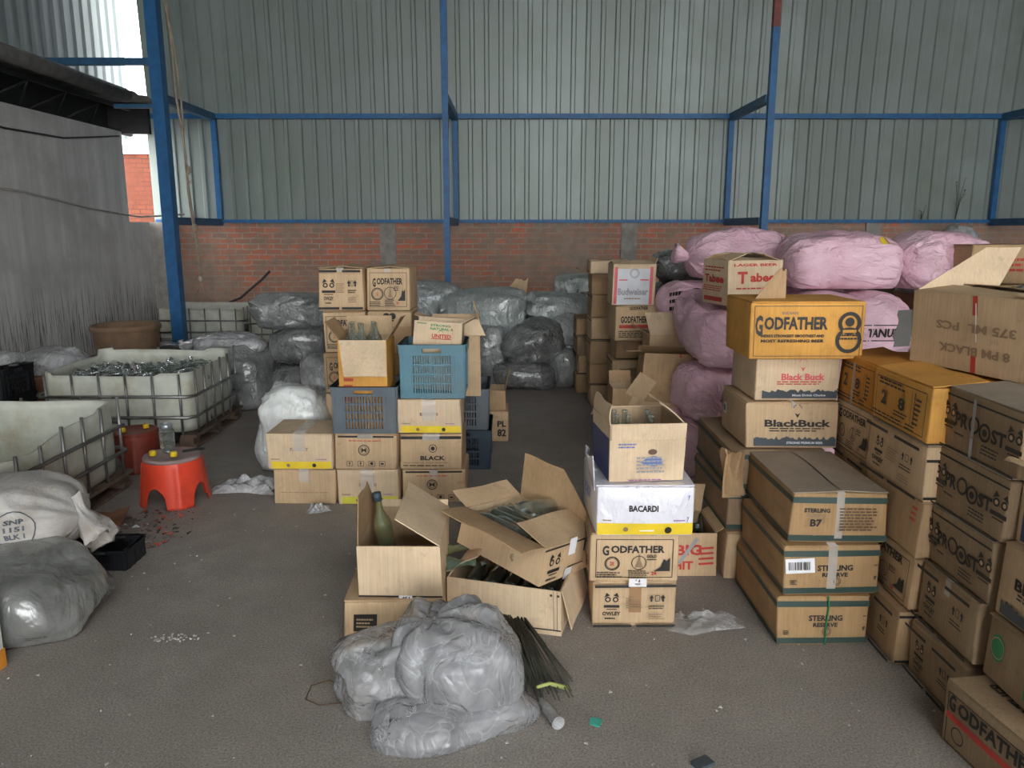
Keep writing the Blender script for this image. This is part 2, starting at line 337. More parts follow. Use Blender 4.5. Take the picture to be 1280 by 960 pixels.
# ------------------------------------------------------------------ printing on faces
TXT = {}
def text_geo(s):
    if s in TXT: return TXT[s]
    cu = bpy.data.curves.new('lettering', 'FONT'); cu.body = s; cu.resolution_u = 2; cu.offset = .038
    o = bpy.data.objects.new('lettering', cu); me = bpy.data.meshes.new_from_object(o)
    vs = [(v.co.x, v.co.y) for v in me.vertices]; fs = [tuple(p.vertices) for p in me.polygons]
    bpy.data.objects.remove(o); bpy.data.curves.remove(cu); bpy.data.meshes.remove(me)
    x0 = min(p[0] for p in vs); x1 = max(p[0] for p in vs); y0 = min(p[1] for p in vs); y1 = max(p[1] for p in vs)
    vs = [((x-x0)/(x1-x0)-.5, (y-y0)/(y1-y0)-.5) for x, y in vs]
    TXT[s] = (vs, fs); return TXT[s]
def items_geo(items, W, H, seed=0):
    """printed marks of one face as (verts2d in metres, faces, material, layer)"""
    r = random.Random(seed); out = []
    def rect(u, v, w, h, m, rot=0, seg=8):
        n = max(1, int(seg*w/W)+1); vs = []; fs = []
        c, s_ = math.cos(rot), math.sin(rot)
        for i in range(n+1):
            for q in (-.5, .5):
                a = (i/n-.5)*w; b = q*h; vs.append((u+a*c-b*s_, v+a*s_+b*c))
        for i in range(n): fs.append((2*i, 2*i+2, 2*i+3, 2*i+1))
        out.append((vs, fs, m))
    for it in items:
        k = it[0]
        if k == 't':
            _, s, u, v, w, h, m = it[:7]; rot = it[7] if len(it) > 7 else 0
            vs, fs = text_geo(s); c, s_ = math.cos(rot), math.sin(rot); w *= W; h *= H
            out.append(([(u*W+a*w*c-b*h*s_, v*H+a*w*s_+b*h*c) for a, b in vs], fs, m))
        elif k == 'r':
            _, u, v, w, h, m = it[:6]; rect(u*W, v*H, w*W, h*H, m, it[6] if len(it) > 6 else 0)
        elif k == 'o':
            _, u, v, rr, th, m = it[:6]; a0, a1 = (it[6], it[7]) if len(it) > 6 else (0, 2*PI)
            n = 20; vs = []; fs = []
            for i in range(n+1):
                a = a0+(a1-a0)*i/n
                for q in (rr, rr-th): vs.append((u*W+q*H*math.cos(a), v*H+q*H*math.sin(a)))
            for i in range(n): fs.append((2*i, 2*i+1, 2*i+3, 2*i+2))
            out.append((vs, fs, m))
        elif k == 'd':
            _, u, v, rr, m = it[:5]; n = 16; e = it[5] if len(it) > 5 else 1
            out.append(([(u*W+rr*H*e*math.cos(2*PI*i/n), v*H+rr*H*math.sin(2*PI*i/n)) for i in range(n)], [tuple(range(n))], m))
        elif k == 'l':                                   # lines of fine print
            _, u, v, w, h, n, m = it
            for i in range(n):
                y = v+h/2-h*(i+.5)/n; x = u-w/2; end = u+w/2-r.random()*w*.25
                while x < end:
                    L = min(w*(.06+r.random()*.12), end-x); rect((x+L/2)*W, y*H, L*W, h*H/n*.5, m); x += L+w*.025
        elif k == 'f':
            _, u, v, w, h, t, m = it; w *= W; h *= H; u *= W; v *= H
            rect(u, v+h/2, w, t, m); rect(u, v-h/2, w, t, m); rect(u-w/2, v, t, h, m); rect(u+w/2, v, t, h, m)
        elif k == 'trees':
            _, u, v, w, h, m = it; n = 40; vs = []; fs = []
            for i in range(n+1):
                x = (u-w/2+w*i/n)*W; vs.append((x, (v-h/2)*H)); vs.append((x, (v+h/2*(.25+.75*r.random()))*H))
            for i in range(n): fs.append((2*i, 2*i+2, 2*i+3, 2*i+1))
            out.append((vs, fs, m))
        elif k == 'barcode':
            _, u, v, w, h = it[:5]; rot = it[5] if len(it) > 5 else 0
            c, s_ = math.cos(rot), math.sin(rot)
            rect(u*W, v*H, w*W, h*H, 'ink_white', rot); x = -.38
            while x < .36:
                b = .012+r.random()*.03; q = x*w*W
                rect(u*W+q*c, v*H+q*s_, b*w*W, h*H*.55, 'ink_black', rot); x += b+.012+r.random()*.02
        elif k == 'arrow':
            _, u, v, h, m = it; h *= H; u *= W; v *= H
            rect(u, v-h*.2, h*.22, h*.5, m); out.append(([(u-h*.28, v), (u+h*.28, v), (u, v+h*.45)], [(0, 1, 2)], m))
        elif k == 'owl':                                 # round bird-head badge
            _, u, v, h, m = it; h_ = h*H; U = u*W; V = v*H
            for q in (-.22, .22):
                out.append(([(U+(q+s*.17*math.cos(a))*h_, V+(.12+s*.17*math.sin(a))*h_) for s in (1,) for a in [2*PI*i/14 for i in range(14)]], [tuple(range(14))], m))
                out.append(([(U+(q+.09*math.cos(2*PI*i/12))*h_, V+(.12+.09*math.sin(2*PI*i/12))*h_) for i in range(12)], [tuple(range(12))], 'ink_tan'))
            out.append(([(U-.42*h_, V+.25*h_), (U-.1*h_, V+.38*h_), (U-.3*h_, V+.55*h_)], [(0, 1, 2)], m))
            out.append(([(U+.1*h_, V+.38*h_), (U+.42*h_, V+.25*h_), (U+.3*h_, V+.55*h_)], [(0, 1, 2)], m))
            rect(U, V-.3*h_, .9*h_, .16*h_, m); rect(U, V-.48*h_, .6*h_, .05*h_, m)
        elif k == 'p':
            out.append(([(a*W, b*H) for a, b in it[1]], [tuple(range(len(it[1])))], it[2]))
    return out
def face_frame(face, w, d, h):
    return {'F': (Vector((0, -d/2, 0)), Vector((1, 0, 0)), Vector((0, 0, 1)), Vector((0, -1, 0)), w, h),
            'B': (Vector((0, d/2, 0)), Vector((-1, 0, 0)), Vector((0, 0, 1)), Vector((0, 1, 0)), w, h),
            'L': (Vector((-w/2, 0, 0)), Vector((0, -1, 0)), Vector((0, 0, 1)), Vector((-1, 0, 0)), d, h),
            'R': (Vector((w/2, 0, 0)), Vector((0, 1, 0)), Vector((0, 0, 1)), Vector((1, 0, 0)), d, h),
            'T': (Vector((0, -d/2, h)), Vector((1, 0, 0)), Vector((0, 1, 0)), Vector((0, 0, 1)), w, d)}[face]
def put_prints(mb, prints, dims, deform, mats, off=.0022):
    w, d, h = dims
    for face, items in prints.items():
        O, U, V, Nn, W, H = face_frame(face, w, d, h)
        for li, (vs, fs, m) in enumerate(items_geo(items, W, H, len(items)+int(w*1000))):
            if m not in mats: mats.append(m)
            mb.add([deform(O+U*a+V*b)+Nn*(off+.00025*li) for a, b in vs], fs, mats.index(m))

# ------------------------------------------------------------------ cartons
def make_deform(w, d, h, r, bulge, jit):
    offs = [Vector((r.uniform(-jit, jit), r.uniform(-jit, jit), r.uniform(-jit, jit)*.5 if k >= 4 else 0)) for k in range(8)]
    bs = [r.uniform(.3, 1)*bulge for _ in range(4)]
    def f(p):
        a = p.x/w+.5; b = p.y/d+.5; c = max(0, min(1, p.z/h))
        o = Vector((0, 0, 0))
        for k in range(8):
            o += offs[k]*((a if k & 1 else 1-a)*(b if k & 2 else 1-b)*(c if k & 4 else 1-c))
        ca, cb, cc = math.sin(PI*max(0, min(1, a))), math.sin(PI*max(0, min(1, b))), math.sin(PI*c)
        q = p+o
        q.y += (-(1-b)*bs[0]+b*bs[1])*ca*cc; q.x += (-(1-a)*bs[2]+a*bs[3])*cb*cc
        return q
    return f
def rounded_box(mb, w, d, h, deform, rr=.008, n=4, mi=0):
    def ticks(L):
        t = [-L/2, -L/2+rr*.35, -L/2+rr]
        t += [-L/2+rr+(L-2*rr)*i/n for i in range(1, n)]
        return t+[L/2-rr, L/2-rr*.35, L/2]
    tx, ty, tz = ticks(w), ticks(d), [q+h/2 for q in ticks(h)]
    idx = {}; vs = []; fs = []
    def vid(x, y, z):
        k = (round(x, 5), round(y, 5), round(z, 5))
        if k not in idx:
            p = Vector((x, y, z)); c = Vector((max(-w/2+rr, min(w/2-rr, x)), max(-d/2+rr, min(d/2-rr, y)), max(rr, min(h-rr, z))))
            e = p-c
            if e.length > 1e-7: p = c+e.normalized()*rr
            idx[k] = len(vs); vs.append(deform(p))
        return idx[k]
    def grid(A, B, fn, flip):
        for i in range(len(A)-1):
            for j in range(len(B)-1):
                q = [vid(*fn(A[i], B[j])), vid(*fn(A[i+1], B[j])), vid(*fn(A[i+1], B[j+1])), vid(*fn(A[i], B[j+1]))]
                fs.append(q[::-1] if flip else q)
    grid(tx, tz, lambda a, b: (a, -d/2, b), False); grid(tx, tz, lambda a, b: (a, d/2, b), True)
    grid(ty, tz, lambda a, b: (-w/2, a, b), True); grid(ty, tz, lambda a, b: (w/2, a, b), False)
    grid(tx, ty, lambda a, b: (a, b, 0), True); grid(tx, ty, lambda a, b: (a, b, h), False)
    mb.add(vs, fs, mi, True)
def sheet_geo(mb, O, U, V, Nn, w, l, th=.004, curl=0, taper=0, jag=0, r=None, mi=0, wave=.004, skew=0, nu=8, nv=6):
    """a bent board hinged along U at O, running along V; curl bends it towards Nn"""
    r = r or rnd; U = U.normalized(); V = V.normalized(); Nn = Nn.normalized()
    top = []; ph = r.random()*6
    for j in range(nv+1):
        t = j/nv
        if abs(curl) > 1e-4: a = curl*t; y = l*math.sin(a)/curl; z = l*(1-math.cos(a))/curl
        else: y = l*t; z = 0
        for i in range(nu+1):
            s = i/nu-.5; ww = w*(1-taper*t)
            jj = (r.uniform(-jag, jag) if j == nv else 0)
            top.append(O+U*(s*ww+skew*t)+V*(y+jj)+Nn*(z+wave*math.sin(s*7+ph)*t))
    n = (nu+1)*(nv+1); low = []
    for p in top: low.append(p-Nn*th)
    fs = []
    for j in range(nv):
        for i in range(nu):
            a = j*(nu+1)+i; q = (a, a+1, a+nu+2, a+nu+1); fs.append(q); fs.append(tuple(n+k for k in q[::-1]))
    edge = [i for i in range(nu+1)]+[(j+1)*(nu+1)-1 for j in range(1, nv+1)]+[nv*(nu+1)+i for i in range(nu-1, -1, -1)]+[j*(nu+1) for j in range(nv-1, 0, -1)]
    for a, b in zip(edge, edge[1:]+edge[:1]): fs.append((b, a, n+a, n+b))
    mb.add(top+low, fs, mi, False)
def build_flap(parent, name, O, U, V, Nn, w, l, mat, **kw):
    mb = MB(); sheet_geo(mb, O, U, V, Nn, w, l, **kw); return mb.build(name, mat, parent)

def carton(label, xr, yf, d, z, h, mat='card_tan', F=(), L=(), Rr=(), T=(), rz=0, seam='y', tape='tape', tw=.05, lift=(0, 0), seed=None, topmat=None,
           bulge=.006, jit=.007, group=None, name='cardboard_box', n=4, cat='box', drop=.07, gap=.004, top=True):
    x0, x1 = xr; w = x1-x0
    r = random.Random(seed if seed is not None else int(x0*991+yf*313+z*77))
    root = thing(name, label, cat, ((x0+x1)/2, yf+d/2, z), rz+r.gauss(0, .010), group)
    df = make_deform(w, d, h-.005, r, bulge, jit)
    mb = MB(); mats = [mat]
    rounded_box(mb, w, d, h-.005, df, .009, n)
    put_prints(mb, {k: v for k, v in (('F', F), ('L', L), ('R', Rr)) if v}, (w, d, h-.005), df, mats)
    mb.build('body', mats, root)
    if top:
        X, Y, Z = Vector((1, 0, 0)), Vector((0, 1, 0)), Vector((0, 0, 1))
        if seam == 'y':
            hinges = ((Vector((-w/2+.002, 0, h-.001)), -Y, X, w/2-gap, d-.006), (Vector((w/2-.002, 0, h-.001)), Y, -X, w/2-gap, d-.006))
        else:
            hinges = ((Vector((0, -d/2+.002, h-.001)), X, Y, d/2-gap, w-.006), (Vector((0, d/2-.002, h-.001)), -X, -Y, d/2-gap, w-.006))
        for (O, U, V, ln, wd), a in zip(hinges, lift):
            V2 = V*math.cos(a)+Z*math.sin(a); N2 = Z*math.cos(a)-V*math.sin(a)
            build_flap(root, 'flap', O, U, V2, N2, wd, ln, topmat or mat, r=r, wave=0 if a == 0 else .004, curl=a*.5)
        if T:
            mb = MB(); mt = []
            put_prints(mb, {'T': T}, (w, d, h), lambda p: p, mt, .0012); mb.build('top_print', mt, root)
        if tape:
            mb = MB(); e = .0016; tw2 = tw/2; q = -.0035-bulge if seam == 'y' else -.0035
            if seam == 'y':
                pts = [(0, d/2-.02, h+e)]+[(0, y, h+e) for y in (d*.2, 0, -d*.2)]+[(0, -d/2-.004, h-.001)]
                pts += [(0, df(Vector((0, -d/2, h-.005-drop*k/4))).y-.0034, h-.006-drop*k/4) for k in range(0, 5)]
                vs = []
                for p in pts: vs += [(p[0]-tw2, p[1], p[2]), (p[0]+tw2, p[1], p[2])]
            else:
                pts = [(w*k, 0, h+e) for k in (.49, .2, -.2)]+[(-w/2-.004, 0, h-.001)]
                pts += [(df(Vector((-w/2, 0, h-.005-drop*k/4))).x-.0034, 0, h-.006-drop*k/4) for k in range(0, 5)]
                vs = []
                for p in pts: vs += [(p[0], -tw2, p[2]), (p[0], tw2, p[2])]
            mb.add(vs, [(2*i, 2*i+1, 2*i+3, 2*i+2) for i in range(len(pts)-1)], 0, True); mb.build('tape', tape, root)
    return root
def open_carton(label, xr, yf, d, z, h, mat='card_tan', inner='card_inner', flaps=None, F=(), L=(), Rr=(), rz=0, rot=None, seed=None,
                bulge=.005, jit=.006, group=None, cat='box', name='open_cardboard_box', side=None):
    """flaps: face -> (angle from upright, outward positive; length; curl)"""
    x0, x1 = xr; w = x1-x0; r = random.Random(seed if seed is not None else int(x0*991+yf*313+z*77))
    root = thing(name, label, cat, ((x0+x1)/2, yf+d/2, z), rz, group, rot)
    df = make_deform(w, d, h, r, bulge, jit); th = .005
    mb = MB(); mats = [mat, inner]
    def wall(P0, P1, dirn):
        n = 8; m = 5
        for mi, off in ((0, 0), (1, th)):
            vs = []; fs = []
            for j in range(m+1):
                for i in range(n+1):
                    p = P0.lerp(P1, i/n)+Vector((0, 0, h*j/m)); vs.append(df(p)+dirn*off)
            for j in range(m):
                for i in range(n):
                    a = j*(n+1)+i; q = (a, a+1, a+n+2, a+n+1); fs.append(q if mi == 0 else q[::-1])
            mb.add(vs, fs, mi, True)
        vs = []; 
        for i in range(n+1):
            p = df(P0.lerp(P1, i/n)+Vector((0, 0, h))); vs += [p, p+dirn*th]
        mb.add(vs, [(2*i, 2*i+2, 2*i+3, 2*i+1) for i in range(n)], 1)
    a, b, c, e = Vector((-w/2, -d/2, 0)), Vector((w/2, -d/2, 0)), Vector((w/2, d/2, 0)), Vector((-w/2, d/2, 0))
    X, Y, Z = Vector((1, 0, 0)), Vector((0, 1, 0)), Vector((0, 0, 1))
    wall(a, b, Y); wall(b, c, -X); wall(c, e, -Y); wall(e, a, X)
    mb.add([df(q) for q in (a, e, c, b)], [(0, 1, 2, 3)], 0); mb.add([df(q)+Z*.006 for q in (a, b, c, e)], [(0, 1, 2, 3)], 1)
    put_prints(mb, {k: v for k, v in (('F', F), ('L', L), ('R', Rr)) if v}, (w, d, h), df, mats)
    mb.build('body', mats, root)
    for face, spec in (flaps or {}).items():
        ang, ln = spec[0], spec[1]; kw = dict(spec[2]) if len(spec) > 2 else {}
        fm = kw.pop('mat', mat)
        O, U, V, Nn, W, H = face_frame(face[0], w, d, h)
        t = rad(ang); O = O+V*h; V2 = V*math.cos(t)+Nn*math.sin(t); N2 = Nn*math.cos(t)-V*math.sin(t)
        build_flap(root, 'flap', O-Nn*.001, U, V2, N2, W-.01, ln, fm, r=r, **kw)
    return root

# ------------------------------------------------------------------ bags and sacks
def blob_mesh(name, sx, sy, sz, seed, mat, parent=None, loc=(0, 0, 0), rz=0, sub=5, box=.75, fold=.07, lump=.08, crease=.06, tie=None, pleats=14, pl=.05, sag=.0):
    bm = bmesh.new(); bmesh.ops.create_icosphere(bm, subdivisions=sub, radius=1)
    of = Vector((seed*3.17, seed*1.73, seed*2.39)); T = Vector(tie).normalized() if tie else None
    if T:
        A = T.cross(Vector((0, 0, 1))) if abs(T.z) < .9 else Vector((1, 0, 0)); A.normalize(); B = T.cross(A)
    pr_ = random.Random(seed*7+1); PL = []
    for i in range(26):
        d = Vector((pr_.gauss(0, 1), pr_.gauss(0, 1), pr_.gauss(0, .6))).normalized()
        PL.append((d, pr_.uniform(-.75, .75), pr_.choice((-1, 1))*pr_.uniform(.5, 1.5)*(1.1 if i < 8 else .6)))
    vv = [v.co.normalized() for v in bm.verts]
    mean = sum(wt*abs(q.dot(d)-o) for q in vv[::7] for d, o, wt in PL)/len(vv[::7])
    for v in bm.verts:
        p = v.co.normalized()
        q = Vector([math.copysign(abs(c)**box, c) for c in p])
        k = 1+lump*noise.noise(p*1.6+of)*1.6
        k += fold*(sum(wt*abs(p.dot(d)-o) for d, o, wt in PL)-mean)       # straight creases between flat facets
        wv = Vector((noise.noise(p*2.2+of), noise.noise(p*2.2-of), noise.noise(p*2.2+of*2)))
        fine = 1-min(1, abs(noise.noise(p*5+wv*2.5+of))*4)
        fin2 = 1-min(1, abs(noise.noise(p*10+wv*3-of))*3.5)
        mk = max(0, min(1, .5+1.8*noise.noise(p*1.7-of*2)))
        k += crease*(fine*.7+fin2*.45-.25)*mk
        if T:
            c = p.dot(T); ang = math.atan2(p.dot(B), p.dot(A))
            near = max(0, (c-.1)/.9)
            k += pl*near**.7*math.sin(ang*pleats+3*noise.noise(p*2+of))*(1-near*.4)
            q = q.lerp(q-T*q.dot(T)+T*(.82+.18*c), near*.6) if near > 0 else q
        q = q*k
        z = q.z*sz/2
        lo = -sz/2*.80
        if z < lo: z = lo+(z-lo)*.06
        q = Vector((q.x*sx/2*(1+sag*max(0, -q.z)), q.y*sy/2*(1+sag*max(0, -q.z)), z))
        v.co = q
    zm = min(v.co.z for v in bm.verts)
    for v in bm.verts: v.co.z -= zm
    for f in bm.faces: f.smooth = True
    me = bpy.data.meshes.new(name); bm.to_mesh(me); bm.free()
    me.materials.append(M[mat])
    o = bpy.data.objects.new(name, me); COL.objects.link(o); o.location = loc; o.rotation_euler = (0, 0, rz)
    if parent: o.parent = parent
    return o
def ruffle(parent, loc, dirn, L, r0, mat, seed=0, name='knot'):
    D = Vector(dirn).normalized(); q = D.to_track_quat('Z', 'Y').to_matrix().to_4x4(); q.translation = Vector(loc)
    rr = random.Random(seed); ph = rr.random()*6
    prof = [(r0*1.15, -L*.35), (r0*.62, -L*.08), (r0*.5, L*.05), (r0*.75, L*.3), (r0*1.15, L*.65), (r0*1.45, L), (r0*1.2, L*.97), (r0*.5, L*.5)]
    mb = MB(); mb.lathe(prof, 20, 0, q, False, lambda a, z: 1+.22*math.sin(a*5+ph+z*20)+.14*math.sin(a*9))
    return mb.build(name, mat, parent)
def bag(label, x, y, z, sx, sy, sz, mat, seed, tie=None, rz=0, sub=5, group=None, name='plastic_bag', cat='bag', knot=True, **kw):
    root = thing(name, label, cat, (x, y, z), rz, group)
    o = blob_mesh('film', sx, sy, sz, seed, mat, root, sub=sub, tie=tie, **kw)
    if tie and knot:
        T = Vector(tie).normalized()
        P = max((v.co for v in o.data.vertices), key=lambda c: (c-Vector((0, 0, sz*.45))).dot(T))
        ruffle(root, Vector(P)-T*.01, T, min(sx, sz)*.16, min(sx, sz)*.09, mat, seed)
    return root
def sack_mesh(L, r, flat, seed, ends=(1, 1), sag=.06):
    """pillow shaped woven sack along X; ends: 1 gathered, 0 folded flat"""
    of = Vector((seed*2.1, seed*.7, seed*1.3)); mb = MB(); ns = 64; na = 64; vs = []
    for i in range(ns+1):
        s = -1+2*i/ns; e = abs(s)
        prof = max(.05, (1-e**5.0))**.5
        for j in range(na):
            a = 2*PI*j/na; ca, sa = math.cos(a), math.sin(a)
            y = math.copysign(abs(ca)**.7, ca); z = math.copysign(abs(sa)**.7, sa)
            k = prof
            g = max(0, e-.35)/.65
            k *= 1+.075*g*math.sin(a*13+4*noise.noise(Vector((a, s, 0))+of))+.035*math.sin(a*7+s*3+of.x)*g
            P = Vector((s*2.2, ca*1.1, sa*1.1))
            wq = noise.noise(Vector((s*1.5, ca, sa))+of*2)
            k *= 1+.15*noise.noise(P+of)+.10*(.35-abs(noise.noise(Vector((s*6+wq*3, ca*1.5, sa*1.5))+of)))+.06*(.35-abs(noise.noise(Vector((s*3, ca*4+wq*2, sa*4))-of)))
            vs.append(Vector((s*L/2*(1+.05*noise.noise(Vector((a*1.2, of.x, 0)))), y*r*k, z*r*flat*k-(s*s)*sag*r)))
    fs = []
    for i in range(ns):
        for j in range(na):
            q = (j+1) % na; fs.append((i*na+j, (i+1)*na+j, (i+1)*na+q, i*na+q))
    fs.append(tuple(range(na))); fs.append(tuple(ns*na+j for j in range(na-1, -1, -1)))
    lo = -r*flat*.86
    for p in vs:
        if p.z < lo: p.z = lo+(p.z-lo)*.1
    zm = min(p.z for p in vs)
    for p in vs: p.z -= zm
    mb.add(vs, fs, 0, True); return mb
def sack(label, x, y, z, L, r, flat, seed, rz, mat='pink', tilt=0, knots=(1,), prints=(), group='pink woven sacks in the pile', name='woven_sack', cat='sack'):
    root = thing(name, label, cat, (x, y, z), rz, group)
    if tilt: root.rotation_euler = (0, tilt, rz)
    o = sack_mesh(L, r, flat, seed).build('cloth', mat, root)
    for s in knots:
        ruffle(root, (s*L*.49, 0, r*flat*.85), (s, .15, .25), r*.5, r*.2, mat, seed)
    for p in prints: wrap_print(o, root, *p)
    return root
def wrap_print(o, root, items, W, H, O, U, V, mat0='ink_black', nm='print'):
    """marks wrapped on a soft body: a W x H patch centred at O, cast along -U x V onto the mesh (local coordinates)"""
    bvh = BVHTree.FromPolygons([v.co for v in o.data.vertices], [tuple(p.vertices) for p in o.data.polygons])
    U = Vector(U).normalized(); V = Vector(V).normalized(); Nn = U.cross(V); O = Vector(O); mb = MB(); mats = []
    for vs, fs, m in items_geo(items, W, H, 3):
        if m not in mats: mats.append(m)
        q = []
        for a, b in vs:
            P = O+U*a+V*(b-H/2)
            h = bvh.ray_cast(P+Nn*1.0, -Nn)
            q.append((h[0] if h[0] else P)+Nn*.004)
        mb.add(q, fs, mats.index(m))
    return mb.build(nm, mats, root)

# ------------------------------------------------------------------ bottles
BOT = {'flat': [(.030, 0), (.034, .006), (.034, .10), (.030, .12), (.013, .145), (.0125, .175), (.015, .178), (.015, .19), (.011, .192)],
       'tall': [(.034, 0), (.037, .006), (.037, .165), (.033, .185), (.0145, .225), (.0135, .275), (.0165, .278), (.0165, .292), (.012, .294)],
       'beer': [(.033, 0), (.036, .006), (.036, .15), (.030, .18), (.016, .215), (.0135, .25), (.016, .252), (.016, .262), (.011, .264)]}
BM = {}
def bottle_mesh(kind, mat):
    k = (kind, mat)
    if k not in BM:
        mb = MB(); mb.lathe(BOT[kind], 14); o = mb.build('glass_bottle', mat); BM[k] = o.data
        COL.objects.unlink(o); bpy.data.objects.remove(o)
    return BM[k]
def bottle(label, kind, mat, M4, group, name='glass_bottle'):
    o = bpy.data.objects.new(name, bottle_mesh(kind, mat)); COL.objects.link(o); o.matrix_world = M4
    return tag(o, label, 'bottle', group)
def pose(x, y, z, yaw=0, pitch=0):
    return Matrix.Translation((x, y, z)) @ Matrix.Rotation(yaw, 4, 'Z') @ Matrix.Rotation(pitch, 4, 'Y')
# ------------------------------------------------------------------ camera, sky, light
cam = bpy.data.cameras.new('camera'); co = bpy.data.objects.new('camera', cam); COL.objects.link(co)
co.location = (0, 0, 1.6); co.rotation_euler = (rad(90-11.3), 0, 0)
cam.sensor_width = 36; cam.lens = 36*970/1280; cam.clip_end = 200; SC.camera = co
w = bpy.data.worlds.new('overcast'); SC.world = w; w.use_nodes = True
bg = w.node_tree.nodes['Background']; bg.inputs[0].default_value = (.97, .985, 1, 1); bg.inputs[1].default_value = 9.0
SC.view_settings.view_transform = 'Standard'; SC.view_settings.look = 'None'; SC.view_settings.gamma = 1
SC.view_settings.exposure = .18; SC.view_settings.use_curve_mapping = False
SC.cycles.max_bounces = 10; SC.cycles.transparent_max_bounces = 24; SC.cycles.diffuse_bounces = 5
SC.cycles.use_denoising = True

# ------------------------------------------------------------------ the shed
WY = 12.1
def slab(name, a, b, mat):
    mb = MB(); mb.box(a, b); return struct(mb.build(name, mat))
mb = MB(); mb.add([(-14, -20, 0), (14, -20, 0), (14, 24, 0), (-14, 24, 0)], [(0, 1, 2, 3)]); struct(mb.build('floor', 'floor'))
slab('wall_back', (-5.42, WY, 0), (9.0, WY+.23, 1.70), 'brick_old')
slab('wall_left', (-5.75, -12.0, 0), (-5.45, 11.3, 2.93), 'plaster')
slab('wall_left_low', (-5.75, 11.3, 0), (-5.45, 12.1, 1.70), 'plaster')
slab('wall_left_end', (-5.46, 11.9, 0), (-5.15, 12.3, 1.70), 'pillar_concrete')
slab('wall_outside', (-9.5, 14.6, 0), (-5.2, 14.9, 2.93), 'brick_orange')
slab('trim_1', (-9.5, 14.56, 2.93), (-5.2, 14.94, 3.4), 'white_paint')
slab('wall_right', (9.0, -12.0, 0), (9.2, 12.6, 7.0), 'plaster')
slab('ceiling', (-5.9, -3.4, 6.2), (9.2, 12.5, 6.26), 'asbestos')
slab('ceiling_front', (-5.9, -12.0, 6.2), (9.2, -6.6, 6.26), 'asbestos')  # unseen roof pieces split round a gap added to let light down
slab('ceiling_right', (4.8, -6.6, 6.2), (9.2, -3.4, 6.26), 'asbestos')
slab('ceiling_left', (-5.9, -6.6, 6.2), (0.0, -3.4, 6.26), 'asbestos')
slab('wall_added_left', (-5.9, -12.2, 0), (-2.6, -12.0, 6.2), 'pillar_concrete')  # unseen front wall, added to narrow the light from behind the camera
slab('wall_added_right', (8.4, -12.2, 0), (9.2, -12.0, 6.2), 'pillar_concrete')
slab('wall_added_top', (-2.6, -12.2, 5.6), (8.4, -12.0, 6.2), 'pillar_concrete')  # unseen header, added to cut the high light
def corrugated(name, p0, p1, z0, z1, lean, nrm, mat, pitch=.212):
    """ribbed sheet from p0 to p1 (plan), z0..z1, the top leaning by lean along nrm"""
    P0, P1 = Vector((*p0, 0)), Vector((*p1, 0)); D = P1-P0; L = D.length; D.normalize(); Nn = Vector((*nrm, 0))
    prof = []; x = 0
    while x < L:
        prof += [(x, 0), (x+.134, 0), (x+.150, .024), (x+.196, .024)]; x += pitch
    mb = MB(); vs = []; fs = []; n = len(prof)
    for t in (0, 1):
        for (s, o) in prof: vs.append(P0+D*s+Nn*(o+lean*t)+Vector((0, 0, z0+(z1-z0)*t)))
    for i in range(n-1): fs.append((i, i+1, n+i+1, n+i))
    mb.add(vs, fs); ob = mb.build(name, mat)
    md = ob.modifiers.new('t', 'SOLIDIFY'); md.thickness = .002
    return struct(ob)
corrugated('wall_back_sheet', (-5.46, WY+.02), (9.0, WY+.02), 1.66, 3.26, 0, (0, -1), 'tin')
corrugated('wall_back_upper', (-5.42, WY+.04), (9.0, WY+.04), 3.22, 6.2, .16, (0, -1), 'tin')
corrugated('wall_left_sheet', (-5.95, 12.66), (-5.95, -12.0), 2.95, 6.6, 0, (1, 0), 'tin_side', .24)
for i, x in enumerate((-1.90, 1.79, 5.52)):                               # concrete pillars in the brick
    slab('trim_%d' % (i+2), (x-.12, WY-.035, 0), (x+.12, WY+.01, 1.69), 'pillar_concrete')
tn = [5]
def member(pts, wd, mat='steel_blue', dp=None):
    """square steel section between two points"""
    a, b = Vector(pts[0]), Vector(pts[1]); D = (b-a).normalized(); dp = dp or wd
    s = Vector((1, 0, 0)) if abs(D.x) < .9 else Vector((0, 1, 0)); u = D.cross(s).normalized()
    if abs(D.z) > .9: s = Vector((1, 0, 0)); u = Vector((0, 1, 0))
    vs = []
    for p in (a, b):
        for i, j in ((-1, -1), (1, -1), (1, 1), (-1, 1)): vs.append(p+s*i*wd/2+u*j*dp/2)
    mb = MB(); mb.add(vs, [(0, 1, 2, 3), (7, 6, 5, 4), (0, 4, 5, 1), (1, 5, 6, 2), (2, 6, 7, 3), (3, 7, 4, 0)])
    o = struct(mb.build('trim_%d' % tn[0], mat)); tn[0] += 1; return o
PY = 10.3; SY = WY-.07
member([(-4.44, PY, 0), (-4.44, PY, 6.2)], .15, 'steel_blue', .15)
member([(-.845, PY, 0), (-.845, PY, 6.2)], .075)
member([(3.27, PY, 0), (3.27, PY, 4.05)], .085); member([(3.27, PY, 4.05), (3.27, PY, 6.2)], .085, 'steel_primer')
member([(7.3, PY, 0), (7.3, PY, 6.2)], .085)
for x in (-4.42, -.845, 3.25, 7.27):                                       # wall uprights and ties back to the posts
    member([(x, SY, 1.68), (x, SY, 3.25)], .075)
    member([(x, PY+.04, 3.22), (x, SY, 3.22)], .085, 'steel_blue_dull', .10)
    member([(x, PY+.04, 1.70), (x, SY, 1.70)], .07, 'steel_blue_dull', .10)
member([(-5.4, SY, 3.235), (9.0, SY, 3.235)], .06, 'steel_blue', .07)
member([(-5.4, SY, 1.715), (9.0, SY, 1.715)], .045, 'steel_blue', .05)
member([(-5.9, PY, 3.65), (-4.44, PY, 3.65)], .07, 'steel_blue_dull', .085)
